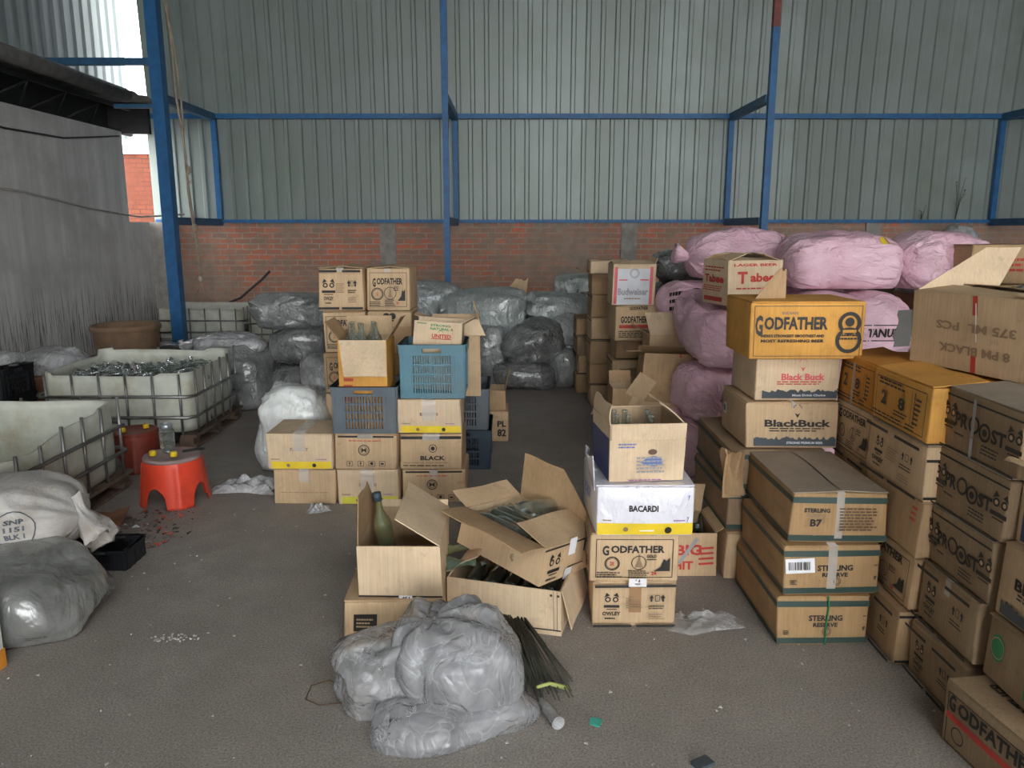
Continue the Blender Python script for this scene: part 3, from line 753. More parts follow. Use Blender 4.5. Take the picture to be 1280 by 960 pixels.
member([(-5.02, PY, 3.12), (-4.44, PY, 3.12)], .05, 'steel_blue_dull', .05)
mb = MB(); r0 = (-4.96, 3.28)                                              # neighbouring lean-to roof over the left wall
vs = []; n = 60
for i in range(n+1):
    y = 4.6+i*(11.7-4.6)/n; zz = .018*math.sin(i*2.1)
    vs += [(-4.96, y, 3.36+zz), (-5.86, y, 3.40+zz), (-4.96, y, 3.345+zz), (-5.86, y, 3.385+zz)]
fs = []
for i in range(n):
    a = 4*i; fs += [(a, a+1, a+5, a+4), (a+2, a+6, a+7, a+3), (a, a+4, a+6, a+2)]
mb.add(vs, fs); struct(mb.build('trim_%d' % tn[0], 'asbestos')); tn[0] += 1
mb = MB(); mb.tube([(-4.96, 4.7, 3.30), (-4.96, 8.6, 3.29), (-4.96, 10.5, 3.28)], .085, 14); struct(mb.build('trim_%d' % tn[0], 'asbestos')); tn[0] += 1
mb = MB()
mb.box((-5.30, 4.8, 3.19), (-5.25, 11.2, 3.24)); mb.box((-5.62, 4.8, 2.93), (-5.57, 11.9, 2.99))
y = 5.2; k = 0
while y < 11:
    mb.tube([(-5.28, y, 3.2), (-5.58, y+.28*(1 if k % 2 else .9), 2.96)], .013, 5); mb.tube([(-5.28, y+.02, 3.2), (-5.58, y-.28, 2.96)], .013, 5); y += .75; k += 1
struct(mb.build('trim_%d' % tn[0], 'dark_steel')); tn[0] += 1
slab('trim_%d' % tn[0], (-5.95, 5, 2.93), (-5.75, 11.9, 3.40), 'dark_steel'); tn[0] += 1
slab('trim_%d' % tn[0], (-5.95, 11.55, 2.93), (-5.17, 11.62, 3.36), 'dark_steel'); tn[0] += 1

# cables on the left wall, rope
mb = MB(); mb.tube([(-5.43, 7.6, 2.70), (-5.43, 8.7, 2.66), (-5.43, 9.8, 2.68), (-5.44, 10.6, 2.78), (-5.44, 11.2, 2.86)], .012, 6)
tag(mb.build('cable', 'cable'), 'thin black cable running along the top of the grey plastered wall', 'cable')
mb = MB(); mb.tube([(-5.43, 7.6, 2.06), (-5.42, 8.9, 2.0), (-5.40, 10.2, 1.86), (-5.36, 11.4, 1.77), (-5.1, 11.9, 1.80), (-4.95, 12.0, 1.82)], .014, 6)
tag(mb.build('cable', 'cable_pale'), 'pale cable sagging across the middle of the grey plastered wall', 'cable')
mb = MB(); mb.tube([(-3.62, 11.7, .98), (-3.75, 11.72, .86), (-4.1, 11.75, .58), (-4.5, 11.75, .42), (-4.95, 11.8, .36)], .018, 6)
tag(mb.build('hanging_cable', 'cable'), 'black hose drooping along the brick wall behind the thick blue post', 'cable')
t = thing('hanging_rope', 'frayed tan rope hanging doubled and knotted beside the thick blue post', 'rope', (-3.95, 9.9, 1.0))
def rope_pts(off, z0, z1, dx):
    n = 16; return [(dx*(1-i/n)**1.0*-1+.012*math.sin(i*1.7+off), .01*math.cos(i*2.3+off), z0+(z1-z0)*i/n) for i in range(n+1)]
mb = MB(); mb.tube([(-.25+.25*(1-z/5.2)+.012*math.sin(z*5), 0, z) for z in [5.2*i/24 for i in range(25)]][::-1], .014, 6); mb.build('strand', 'rope', t)
mb = MB(); mb.tube([(-.215+.21*(1-z/5.2)+.02*math.sin(z*3+1), .03, z) for z in [.05+5.1*i/24 for i in range(25)]][::-1], .012, 6); mb.build('strand', 'rope', t)
for zz, dx in ((1.32, -.05), (.62, -.02), (-.02, 0)):
    mb = MB(); mb.lathe([(.006, -.06), (.03, -.04), (.036, 0), (.03, .035), (.006, .05)], 8, 0, Matrix.Translation((dx, .01, zz)))
    for q in range(4): mb.tube([(dx, .01, zz-.02), (dx+rnd.uniform(-.05, .05), .01, zz-.10), (dx+rnd.uniform(-.06, .06), .02, zz-.17)], .005, 4)
    mb.build('knot', 'rope', t)

# weeds and rubbish on top of the brick wall at the right
def weed(label, x, y, z, h, n, seed):
    r = random.Random(seed); t = thing('weed_plant', label, 'plant', (x, y, z)); mb = MB(); lf = MB()
    for k in range(n):
        a = r.random()*6.28; lean = r.uniform(.05, .25); H_ = h*r.uniform(.55, 1)
        pts = [(math.cos(a)*lean*H_*q*q, -.05-abs(math.sin(a))*.1*q, H_*q) for q in (0, .3, .6, 1)]
        mb.tube(pts, [.006, .005, .004, .002], 5)
        for m in range(7):
            q = r.uniform(.25, 1); c = Vector((math.cos(a)*lean*H_*q*q, -.05-abs(math.sin(a))*.1*q, H_*q)); b = r.random()*6.28
            d = Vector((math.cos(b), math.sin(b)*.5, r.uniform(-.2, .4))).normalized(); s = d.cross(Vector((0, 0, 1))).normalized(); L = r.uniform(.04, .075)
            lf.add([c, c+d*L*.5+s*L*.22, c+d*L, c+d*L*.5-s*L*.22], [(0, 1, 2, 3)])
    mb.build('stem', 'leaf', t); lf.build('leaves', 'leaf', t)
weed('tall sparse weed growing up the metal sheet above the brick wall at right', 6.72, WY-.02, 1.70, .66, 4, 5)
weed('short leafy weed sprouting from the brick wall left of the tall weed', 6.2, WY-.02, 1.70, .28, 3, 9)
# ------------------------------------------------------------------ print sets
K = 'ink_black'
def p_god(c=K, red='ink_red', y=.70):
    return [('f', 0, .5, .86, .8, .003, c), ('t', 'G', -.325, y-.03, .075, .21, c), ('t', 'ODFATHER', .035, y, .60, .155, c), ('o', -.25, .40, .15, .02, c), ('o', -.25, .40, .12, .012, c), ('t', '2X', -.25, .40, .05, .08, red),
            ('p', [(.0, .32), (.10, .32), (.065, .48), (.06, .60), (.04, .60), (.035, .48)], 'ink_fade'), ('o', .05, .42, .15, .015, c), ('t', 'GOLD', .19, .56, .11, .07, c), ('r', .19, .49, .11, .02, c),
            ('p', [(.22, .24), (.40, .24), (.40, .52), (.36, .46), (.33, .50), (.30, .34)], c), ('t', '24', .22, .19, .06, .07, red), ('r', .33, .18, .16, .06, 'ink_tan'),
            ('l', -.28, .17, .28, .12, 3, c), ('l', .05, .20, .24, .16, 4, c)]
def p_owl(c=K, arrows=True, band=('ink_black', .055)):
    b = [('owl', -.27, .57, .36, c), ('t', 'OWLEY', -.27, .30, .22, .09, c), ('l', -.27, .19, .16, .06, 1, c), ('l', 0, .55, .20, .24, 5, 'ink_fade')]
    if arrows: b += [('arrow', .2, .66, .17, c), ('arrow', .34, .66, .17, c), ('f', .27, .66, .05, .12, .0025, c), ('l', .27, .47, .2, .1, 2, c), ('l', .27, .27, .2, .14, 3, 'ink_fade')]
    if band: b += [('r', -.27, .95, .42, band[1], band[0]), ('r', .27, .95, .42, band[1], band[0]), ('r', -.26, .07, .46, band[1], band[0]), ('r', .26, .07, .46, band[1], band[0])]
    return b
def p_prost(c=K):
    return [('r', 0, .88, 1, .03, c), ('t', 'PR', -.262, .53, .18, .23, c), ('o', -.085, .54, .145, .042, c), ('o', .065, .49, .15, .042, c), ('d', .065, .49, .06, c), ('t', 'ST', .242, .49, .18, .23, c), ('owl', -.43, .55, .42, c), ('owl', .44, .55, .42, c),
            ('l', -.25, .30, .16, .06, 1, c), ('l', .20, .24, .26, .16, 3, c), ('l', -.05, .36, .5, .05, 1, 'ink_fade'), ('r', 0, .03, 1, .025, c)]
def p_bb(title=K, top='BlackBuck', small='STRONG PREMIUM BEER', red=None):
    return [('t', top, .06, .56, .72 if top == 'BlackBuck' else .52, .16, title), ('l', .06, .42, .62, .10, 2, red or title), ('trees', .03, .165, .90, .22, 'ink_slate'), ('t', small, .14, .13, .40, .055, 'ink_silver'),
            ('p', [(.02, .80), (.05, .76), (.08, .80), (.055, .70), (.045, .70)], title), ('o', .05, .88, .10, .012, title, .2, 1.3), ('o', .05, .88, .10, .012, title, 1.84, 2.94)]
def p_ster(extra=()):
    return [('r', 0, .86, 1, .12, 'ink_darkgreen'), ('r', 0, .10, 1, .12, 'ink_darkgreen'), *extra]
STER = [('t', 'STERLING', .03, .57, .37, .12, K), ('t', 'RESERVE', .03, .43, .27, .09, K), ('o', .05, .29, .09, .01, K), ('o', .05, .29, .06, .01, K), ('l', -.40, .28, .07, .10, 3, K), ('t', 'oo', .45, .62, .04, .03, K), ('t', 'ff', .45, .36, .03, .08, K)]
def p_side_ster(): return [('r', 0, .86, 1, .11, 'ink_darkgreen'), ('r', 0, .10, 1, .11, 'ink_darkgreen'), ('t', 'STERLING', .28, .52, .22, .10, 'ink_fade')]
def p_yellow(title='BACARDI', c=K, band='ink_yellow'):
    return [('r', .02, .13, .92, .20, band), ('t', title, 0, .58, .28, .10, c), ('o', 0, .78, .09, .012, 'ink_fade'), ('l', -.36, .30, .16, .06, 1, 'ink_fade'), ('l', .34, .30, .18, .05, 1, 'ink_violet'), ('d', -.18, .13, .05, 'ink_fade'), ('d', .22, .13, .055, K)]
def p_round(c=K):
    return [('r', 0, .955, .9, .055, c), ('o', -.03, .57, .16, .025, c), ('o', -.03, .57, .11, .012, c), ('t', 'M', -.03, .57, .08, .11, c), ('l', 0, .84, .55, .05, 1, 'ink_red'), ('f', -.26, .18, .09, .14, .0025, c), ('f', -.08, .18, .10, .14, .0025, c), ('f', .10, .18, .10, .14, .0025, c), ('f', .27, .18, .09, .14, .0025, c),
            ('arrow', -.26, .19, .11, c), ('arrow', -.08, .19, .11, c), ('d', .10, .19, .045, c), ('r', .27, .18, .05, .05, c)]
def p_black(c=K):
    return [('r', 0, .93, .98, .085, c), ('o', .03, .62, .12, .02, c), ('d', .03, .62, .06, c), ('t', 'BLACK', .03, .34, .40, .13, c), ('l', -.05, .20, .8, .04, 1, 'ink_fade'), ('l', -.1, .12, .7, .06, 1, c)]

# ------------------------------------------------------------------ right: striped cartons and the wall of boxes
carton('brown carton with dark bands, bottom of the front stack of three, green strap', (1.032, 1.392), 2.79, .54, 0, .203, 'card_sterling', F=p_ster(STER), L=p_side_ster(), tape=None)
carton('brown carton with dark bands and white barcode sticker, middle of the banded front stack', (1.046, 1.416), 2.80, .54, .205, .203, 'card_sterling', F=p_ster(STER+[('barcode', -.34, .63, .30, .30, .05)]), L=p_side_ster(), tape='tape', tw=.035, drop=.17)
carton('dusty brown carton with dark bands, top of the front stack of three, marked B7', (1.072, 1.440), 2.82, .56, .410, .205, 'card_sterling', topmat='card_dusty', F=p_ster([('t', 'STERLING', -.24, .66, .27, .085, K), ('t', 'RESERVE', -.24, .56, .2, .06, 'ink_fade'), ('t', 'B7', -.24, .41, .12, .15, K), ('o', -.24, .22, .07, .008, 'ink_fade'), ('l', .20, .50, .42, .46, 8, 'ink_brown')]), L=p_side_ster(), tape='tape', tw=.03, drop=.18, lift=(.03, .05))
mb = MB(); x = 1.225
mb.tube([(x, 2.783, .205), (x+.004, 2.781, .16), (x-.002, 2.781, .08), (x, 2.782, .003)], .0035, 5)
tag(mb.build('packing_strap', 'ink_green'), 'thin green strap down the front of the bottom banded carton', 'strap')

carton('plain tan carton on the floor behind the banded stack, only its edge showing', (.985, 1.38), 3.37, .42, 0, .232, 'card_tan', tape=None)
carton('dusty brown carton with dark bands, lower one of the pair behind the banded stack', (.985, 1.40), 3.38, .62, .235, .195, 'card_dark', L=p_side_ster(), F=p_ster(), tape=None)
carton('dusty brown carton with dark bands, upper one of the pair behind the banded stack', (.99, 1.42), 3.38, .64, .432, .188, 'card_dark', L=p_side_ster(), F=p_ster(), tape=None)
tt = thing('cardboard_scrap', 'crumpled brown cardboard wad wedged between dusty banded cartons', 'cardboard', (1.0, 3.335, .40))
build_flap(tt, 'sheet', Vector((.0, .03, .0)), Vector((1, .1, 0)), Vector((0, 0, 1)), Vector((0, -1, 0)), .09, .24, 'card_brown', wave=.03, curl=.5, jag=.02)
build_flap(tt, 'sheet', Vector((.01, .01, .02)), Vector((1, -.3, 0)), Vector((-.15, 0, 1)), Vector((0, -1, 0)), .08, .2, 'card_brown', wave=.03, curl=-.4, jag=.02)
carton('tan carton with black lettering and dark treeline, under the carton with red lettering', (1.055, 1.475), 3.40, .40, .624, .213, 'card_tan', F=p_bb(), L=[('barcode', -.32, .55, .14, .26, .1)], tape='tape', tw=.02, drop=.02)
carton('pale tan carton with red lettering over a dark treeline, above the black lettered one', (1.09, 1.474), 3.42, .38, .840, .20, 'card_light', F=p_bb('ink_pink', 'Black Buck', 'Most Drink Choice', 'ink_red'), tape=None)
r = carton('bright orange carton lying long with big black lettering and an 8 emblem', (1.030, 1.522), 3.34, .38, 1.043, .252, 'card_orange',
       F=[('f', 0, .50, .93, .88, .003, 'ink_brown'), ('t', 'INDIAN', -.16, .82, .14, .05, 'ink_fade'), ('t', 'G', -.425, .60, .065, .36, K), ('t', 'ODFATHER', -.105, .64, .55, .23, K), ('t', "INDIA'S STRONGEST SMOOTHEST AND", -.13, .42, .55, .055, K), ('t', 'MOST REFRESHING BEER', -.13, .33, .55, .055, K),
          ('o', .36, .64, .20, .065, K), ('o', .36, .34, .23, .065, K), ('d', .36, .66, .08, K), ('l', .36, .40, .17, .12, 2, K), ('r', .36, .50, .12, .05, 'card_orange')], tape=None, seam='x')
build_flap(r, 'torn_flap', Vector((-.12, -.05, .252)), Vector((1, .2, 0)), Vector((.18, .1, 1)), Vector((0, -1, 0)), .15, .13, 'card_brown', taper=.75, skew=.03, jag=.008)
open_carton('tan carton with red gothic lettering standing open above the orange carton', (1.225, 1.575), 4.62, .30, 1.155, .262, 'card_light', rz=rad(14),
       F=[('t', 'LAGER BEER', 0, .90, .80, .06, 'ink_red'), ('t', 'T', -.24, .62, .18, .27, 'ink_red'), ('t', 'abee', .13, .62, .46, .2, 'ink_red'), ('l', 0, .38, .7, .06, 1, 'ink_red'), ('r', -.2, .12, .3, .10, 'ink_red'), ('l', .2, .14, .4, .12, 2, 'ink_red')],
       L=[('l', 0, .80, .8, .14, 2, 'ink_red'), ('t', 'Tabee', 0, .58, .75, .18, 'ink_red'), ('l', 0, .36, .8, .14, 3, 'ink_red'), ('r', 0, .12, .7, .1, 'ink_red')],
       flaps={'F': (-82, .12), 'B': (-72, .13), 'L': (-70, .12), 'R': (-70, .12)})

def p_amber(): return [('f', 0, .48, .86, .78, .003, K), ('l', -.1, .80, .55, .14, 2, K), ('t', '2', -.26, .50, .10, .28, K), ('t', '8', .06, .50, .11, .24, K), ('l', .06, .30, .24, .12, 2, K), ('r', .24, .50, .006, .6, K), ('t', 'GODFATHER', .29, .53, .28, .05, K, PI/2), ('l', .36, .5, .1, .5, 6, K), ('l', -.1, .18, .6, .12, 2, K), ('l', .31, .2, .16, .12, 2, K)]
# column furthest back
c0 = (1.487, 1.86)
carton('tan carton on the floor, foot of the column behind the banded stack', c0, 3.09, .38, 0, .21, 'card_brown', L=p_owl(), tape=None)
carton('dull brown carton second from the floor in the column behind the banded stack', c0, 3.09, .38, .212, .21, 'card_brown', L=p_owl(), tape=None)
carton('dull brown carton third from the floor in the column behind the banded stack', c0, 3.09, .38, .424, .21, 'card_brown', L=p_owl(), tape=None)
carton('tan carton with stacked black lettering directly below the darker orange carton', c0, 3.09, .385, .636, .212, 'card_tan', topmat='card_dusty', L=p_god(y=.78), tape=None)
carton('deep orange carton with blue tape, left of the two side by side', c0, 3.08, .385, .850, .208, 'card_amber', L=p_amber()+[('r', .06, .5, .05, .9, 'ink_grey')], tape=None, lift=(.10, 0))
# second column
c1 = (1.462, 1.85)
carton('floor carton with black bands, foot of the column beside the banded stack', (1.43, 1.82), 2.64, .36, 0, .212, 'card_brown', L=p_owl(), F=[('r', 0, .93, 1, .05, K), ('r', 0, .07, 1, .05, K)], tape=None)
carton('black lettered carton second from the floor in the column beside the banded stack', c1, 2.65, .42, .214, .212, 'card_brown', L=p_god(y=.82), tape=None)
carton('worn carton with red flecks, third from floor in the column beside the banded stack', c1, 2.64, .43, .428, .212, 'card_brown', L=[('r', .33, .5, .005, .8, 'ink_fade'), ('l', .40, .75, .10, .3, 3, 'ink_red')], tape=None)
carton('tan carton with arrows and a red mark, directly below the brighter orange carton', c1, 2.63, .44, .642, .212, 'card_tan', topmat='card_dusty', L=p_owl(), F=[('r', 0, .76, 1, .05, K), ('r', 0, .08, 1, .05, K), ('d', -.26, .45, .14, 'ink_red')], tape=None)
carton('deep orange carton with bright end, right of the two side by side', c1, 2.63, .44, .856, .208, 'card_orange', L=p_amber(), tape=None, lift=(.08, 0))
# third column with the round lettered cartons
c2 = (1.502, 1.9)
carton('tan carton on the floor with a faint badge, behind the nearest floor carton', (1.47, 1.87), 2.29, .335, 0, .2, 'card_brown_shaded', L=p_owl(), tape=None)
carton('tan carton with badge and arrows, directly below three matching lettered cartons', (1.49, 1.89), 2.29, .34, .215, .213, 'card_brown_shaded', L=p_owl(), tape='tape', seam='x', drop=.05, tw=.03)
carton('tan carton with round black lettering and bird badges, lowest of the three alike', c2, 2.28, .35, .430, .213, 'card_brown_shaded', topmat='card_dusty', L=p_prost(), tape=None)
carton('tan carton with round black lettering and bird badges, middle of the three alike', (1.51, 1.91), 2.25, .38, .645, .212, 'card_brown_shaded', topmat='card_dusty', L=p_prost(), tape=None)
carton('tan carton with round black lettering and bird badges, top of the three alike', (1.515, 1.92), 2.22, .41, .859, .212, 'card_brown_shaded', topmat='card_dusty', L=p_prost()+[('r', -.05, .5, .04, .95, 'ink_grey')], tape=None, lift=(.06, .03))
# nearest column
carton('nearest brown carton at bottom right corner, bold black lettering over a red stripe', (1.394, 1.814), 1.82, .42, 0, .218, 'card_brown_shaded', rz=rad(7), tape=None,
       L=[('f', 0, .45, .90, .8, .003, K), ('t', 'G', -.40, .72, .07, .26, K), ('t', 'ODFATHER', .03, .72, .74, .22, K), ('r', 0, .50, .9, .10, 'ink_red'), ('o', -.32, .28, .13, .02, K), ('l', .1, .26, .5, .28, 5, 'ink_fade')],
       T=[('t', 'GODFATHER', -.22, .52, .74, .12, K, PI/2), ('r', -.04, .38, .22, .16, 'ink_silver', .6)])
carton('tan carton with green oval marks, second from the floor in the nearest column', (1.492, 1.88), 1.84, .40, .222, .207, 'card_brown_shaded', tape=None,
       L=[('d', -.35, .58, .22, 'ink_green', .8), ('o', -.35, .58, .17, .015, 'ink_tan'), ('r', .08, .38, .17, .44, 'ink_green'), ('r', .08, .40, .12, .3, 'ink_tan'), ('r', .12, .1, .1, .12, 'ink_yellow'), ('l', .3, .5, .2, .3, 4, 'ink_green')])
carton('carton with black treeline in the nearest column, below the blue printed box', (1.512, 1.90), 1.85, .39, .431, .232, 'card_tan', L=p_bb(), tape=None, lift=(.05, 0))
open_carton('open carton with a navy blue side panel and white sticker at the right edge', (1.545, 1.92), 1.86, .38, .668, .225, 'card_tan', L=[('r', .02, .43, .93, .80, 'ink_navy'), ('barcode', -.14, .62, .40, .16, -.75)],
       flaps={'L': (28, .09, dict(curl=1.2, jag=.012)), 'F': (-80, .15), 'B': (-78, .15), 'R': (-60, .15)})
xx = open_carton('large tan carton with red tape and upside down lettering atop the wall of boxes', (1.69, 2.09), 2.56, .62, 1.078, .285, 'card_tan', rz=rad(14),
       L=[('t', '8 PM BLACK', 0, .28, .52, .12, 'ink_fade', PI), ('t', '375 ML  PCS', 0, .58, .58, .12, 'ink_fade', PI), ('r', .0, .5, .035, 1, 'ink_red', .04), ('r', .012, .66, .008, .5, 'ink_white', .1)],
       flaps={'L': (-86, .17), 'R': (-84, .18), 'B': (12, .165, dict(taper=.55, skew=-.23, mat='card_light')), 'F': (-84, .17)})

build_flap(xx, 'torn_flap', Vector((-.20, .31, .13)), Vector((.1, 0, 1)), Vector((-.75, .5, -.1)), Vector((0, -1, 0)), .15, .06, 'card_slate', jag=.006)

# ------------------------------------------------------------------ front stack in the middle
ys = 2.93
carton('tan carton with black bands, bird badge and arrows, bottom of the middle front stack', (.335, .672), ys, .33, 0, .200, 'card_tan', F=p_owl(), tape='tape_brown', tw=.05, drop=.13)
carton('tan carton with framed bold black lettering under the white wrapped box', (.318, .672), ys-.01, .34, .202, .208, 'card_tan', F=p_god()+[('r', .04, .02, .20, .18, 'ink_white'), ('owl', .04, .03, .12, K)], L=p_god(), tape=None)
r = carton('white plastic wrapped box with a yellow stripe in the middle front stack', (.325, .715), ys-.05, .40, .412, .212, 'film_white', F=[('r', .0, .15, .99, .24, 'ink_yellow'), ('t', 'BACARDI', -.02, .58, .30, .13, K), ('r', .02, .50, .15, .80, 'ink_white'), ('l', -.38, .33, .12, .05, 1, 'ink_fade'), ('l', .36, .33, .14, .05, 1, 'ink_violet'), ('d', -.20, .15, .05, 'ink_fade'), ('d', .24, .13, .07, K), ('t', 'y', .44, .36, .02, .1, 'ink_blue'), ('t', 'y', .44, .8, .02, .1, 'ink_blue')],
           L=[('t', 'BACARDI', 0, .65, .4, .2, 'ink_blue')], tape=None, bulge=.018, jit=.012, seam='x')
build_flap(r, 'wrap_edge', Vector((-.196, .01, .17)), Vector((0, -1, .05)), Vector((-.08, 0, 1)), Vector((-1, 0, 0)), .36, .11, 'film_white', wave=.012, taper=.3, skew=-.05, jag=.012)
open_carton('open carton of bottles with faded blue print, top of the middle front stack', (.362, .662), ys-.01, .31, .628, .228, 'card_light', rz=rad(6),
       F=[('r', 0, .735, 1, .012, 'ink_fade'), ('l', -.26, .63, .26, .10, 2, 'ink_blue'), ('d', .06, .52, .05, 'ink_brown', 1.6), ('p', [(-.10, .34), (0, .43), (.08, .45), (.18, .42), (.2, .32), (.1, .26), (.0, .28)], 'ink_blue'), ('l', .05, .30, .4, .3, 5, 'ink_grey'), ('l', 0, .04, .5, .04, 1, 'ink_violet')],
       L=[('r', 0, .38, .96, .74, 'ink_navy')], flaps={'L': (14, .075, dict(taper=.1, curl=-.6)), 'R': (-38, .11, dict(taper=.4, curl=-.4)), 'B': (120, .09), 'F': (172, .06)})
for i in range(6):
    q = Matrix.Translation((.42+.045*(i % 3)+(.05 if i % 3 == 2 else 0), 3.03+.09*(i//3), .640))
    bottle('clear bottle standing in the open carton on top of the middle front stack', 'tall', 'glass_clear', q @ Matrix.Scale(.78, 4), 'bottles in the top carton of the middle front stack')
r = open_carton('small open carton with red stripes on the floor behind the middle front stack', (.60, .955), 3.40, .30, 0, .215, 'card_tan', F=[('t', 'BIG', .13, .62, .34, .25, 'ink_red'), ('t', 'HIT', .06, .26, .26, .2, 'ink_red')]+[('r', .36, .66-.12*k, .2, .05, 'ink_red', .06) for k in range(4)]+[('r', .12, .6, .05, .7, 'ink_grey', -.6)],
       flaps={'B': (-8, .17, dict(curl=-.4)), 'R': (60, .1), 'L': (40, .1)})
for i in range(3):
    bottle('dark bottle lying in the small red striped carton', 'beer', 'glass_dark', pose(.74+.07*i, 3.45+.03*i, .185, 1.3, PI/2), 'dark bottles in the small red striped carton')

# ------------------------------------------------------------------ open cartons of bottles, front centre
carton('tan carton under the upright open carton, half hidden by the clear bag', (-.648, -.275), 2.74, .40, 0, .212, 'card_tan', F=[('r', -.28, .6, .24, .34, 'ink_black'), ('l', -.28, .6, .18, .2, 3, 'ink_tan')], tape=None, seam='x', lift=(0, 0))
open_carton('upright open carton with blank front holding a capped bottle, front centre', (-.588, -.272), 2.76, .44, .216, .205, 'card_light', F=[('r', 0, .015, 1, .03, K), ('r', .06, -.03, .16, .13, 'ink_white'), ('t', '451', .06, -.03, .1, .08, K), ('r', 0, .55, .006, .85, 'ink_tan')],
       flaps={'L': (-4, .20, dict(taper=.55, skew=.14, mat='card_brown')), 'R': (-56, .20, dict(mat='card_light', jag=.006)), 'B': (4, .03)})
t = thing('glass_bottle', 'olive glass bottle with a dark cap leaning in the upright open carton', 'bottle', (-.50, 2.98, .262), 0, None)
t.rotation_euler = (0, rad(-9), 0)
o = bpy.data.objects.new('glass', bottle_mesh('tall', 'glass_olive')); COL.objects.link(o); o.parent = t
mb = MB(); mb.lathe([(.018, .265), (.0185, .30), (.012, .302)], 12); mb.build('cap', 'plastic_navy', t)
bottle('olive bottle lying behind the folded flap of the upright open carton', 'tall', 'glass_olive', pose(-.46, 3.04, .258, .35, PI/2), 'bottles in the upright open carton')
bottle('olive bottle lying behind the folded flap of the upright open carton', 'tall', 'glass_green', pose(-.44, 2.95, .258, .1, PI/2), 'bottles in the upright open carton')
u2 = open_carton('tan open carton of dark bottles beneath the tilted box, front centre', (-.222, .254), 2.90, .40, 0, .198, 'card_light', rz=rad(-15), F=[('r', .0, .12, 1, .03, K), ('r', .44, .55, .004, .9, K), ('r', .47, .55, .004, .9, K), ('r', .42, .90, .02, .05, K), ('r', .48, .90, .02, .05, K)],
       flaps={'R': (165, .17), 'L': (-25, .16, dict(curl=-.9, jag=.01))})
for i in range(5):
    bottle('dark bottle lying in the carton beneath the tilted box', 'beer', 'glass_dark', pose(-.17+.08*i, 3.03-.022*i, .135, rad(75), PI/2), 'dark bottles beneath the tilted box')
Rm = Matrix.Rotation(rad(50), 4, 'Z') @ Matrix.Rotation(rad(9), 4, 'X') @ Matrix.Rotation(rad(7), 4, 'Y')
ctr = Vector((.055, 3.14, .225))
tb = open_carton('tilted open carton full of clear glass bottles, lying across the carton below', (-.19, .19), -.22, .44, 0, .16, 'card_tan', F=[('r', 0, .93, 1, .05, K), ('owl', -.30, .50, .55, K), ('l', -.30, .12, .22, .1, 1, K), ('r', -.02, .86, .13, .45, 'ink_white'), ('r', -.02, .12, .13, .30, 'ink_silver'), ('r', .22, .76, .03, .3, K), ('r', .36, .76, .03, .3, K), ('r', .1, .3, .3, .03, K)],
       flaps={'R': (-12, .22, dict(taper=.5, skew=.1, mat='card_brown')), 'F': (-75, .17), 'L': (78, .16, dict(mat='card_brown', curl=.25)), 'B': (70, .1)})
tb.matrix_world = Matrix.Translation(ctr) @ Rm
rr = random.Random(4)
for i in range(13):
    lay = i//7; k = i % 7
    q = Matrix.Translation((-.13+.044*k, .06+rr.uniform(-.05, .06), (.06+.062*lay))) @ Matrix.Rotation(PI/2+rr.uniform(-.35, .35), 4, 'Z') @ Matrix.Rotation(PI/2 + (PI if rr.random() < .35 else 0), 4, 'Y') @ Matrix.Translation((0, 0, -.13))
    bottle('clear glass bottle lying in the tilted open carton', rr.choice(('beer', 'tall')), rr.choice(('glass_clear', 'glass_clear', 'glass_green')), tb.matrix_world @ q, 'clear bottles in the tilted carton')
bottle('pale clear bottle lying across the top of the pile in the tilted carton', 'tall', 'glass_clear', Matrix.Translation((.02, 3.22, .39)) @ Matrix.Rotation(.45, 4, 'Z') @ Matrix.Rotation(PI/2, 4, 'Y'), None)

# ------------------------------------------------------------------ left middle stack: boxes and crates
def crate(label, xr, yf, d, z, h, mat, rz=0, rows=4, cols=14):
    x0, x1 = xr; w = x1-x0; t = thing('plastic_crate', label, 'crate', ((x0+x1)/2, yf+d/2, z), rz)
    def panel(nm, O, U, Nn, L, n):
        mb = MB(); fr = .072
        def bx(u0, u1, z0, z1, th, out=0):
            P = [O+U*u+Nn*o+Vector((0, 0, q)) for o in (out, out-th) for u, q in ((u0, z0), (u1, z0), (u1, z1), (u0, z1))]
            mb.add(P, [(0, 1, 2, 3), (7, 6, 5, 4), (0, 4, 5, 1), (1, 5, 6, 2), (2, 6, 7, 3), (3, 7, 4, 0)])
        e = L/2
        bx(-e, -e+fr, 0, h*.86, .016); bx(e-fr, e, 0, h*.86, .016)
        bx(-e, e, 0, h*.10, .014, .002); g = L*.15                       # hand hole in the top band
        bx(-e, -g, h*.80, h, .018, .010); bx(g, e, h*.80, h, .018, .010); bx(-g, g, h*.93, h, .018, .010); bx(-g, g, h*.80, h*.85, .016, .008)
        bx(-e-.006, e+.006, h*.97, h, .024, .014)
        z0 = h*.10; zt = h*.80; step = (zt-z0)/rows
        for i in range(1, rows): bx(-e+fr, e-fr, z0+step*i-.006, z0+step*i+.006, .010, -.001)
        sw = (L-2*fr)/n
        for j in range(n+1): bx(-e+fr+sw*j-.0042, -e+fr+sw*j+.0042, z0, zt, .008, -.003)
        for q in (-e+.012, -e+fr-.012, e-fr+.012, e-.012): bx(q-.006, q+.006, 0, h*.86, .01, .005)
        mb.build(nm, mat, t)
    X, Y = Vector((1, 0, 0)), Vector((0, 1, 0))
    panel('front_panel', Vector((0, -d/2, 0)), X, -Y, w, cols); panel('back_panel', Vector((0, d/2, 0)), -X, Y, w, cols)
    panel('side_panel', Vector((-w/2, 0, 0)), -Y, -X, d-.03, cols-2); panel('side_panel', Vector((w/2, 0, 0)), Y, X, d-.03, cols-2)
    mb = MB(); mb.box((-w/2+.006, -d/2+.006, .004), (w/2-.006, d/2-.006, .014)); mb.build('base', mat, t); return t
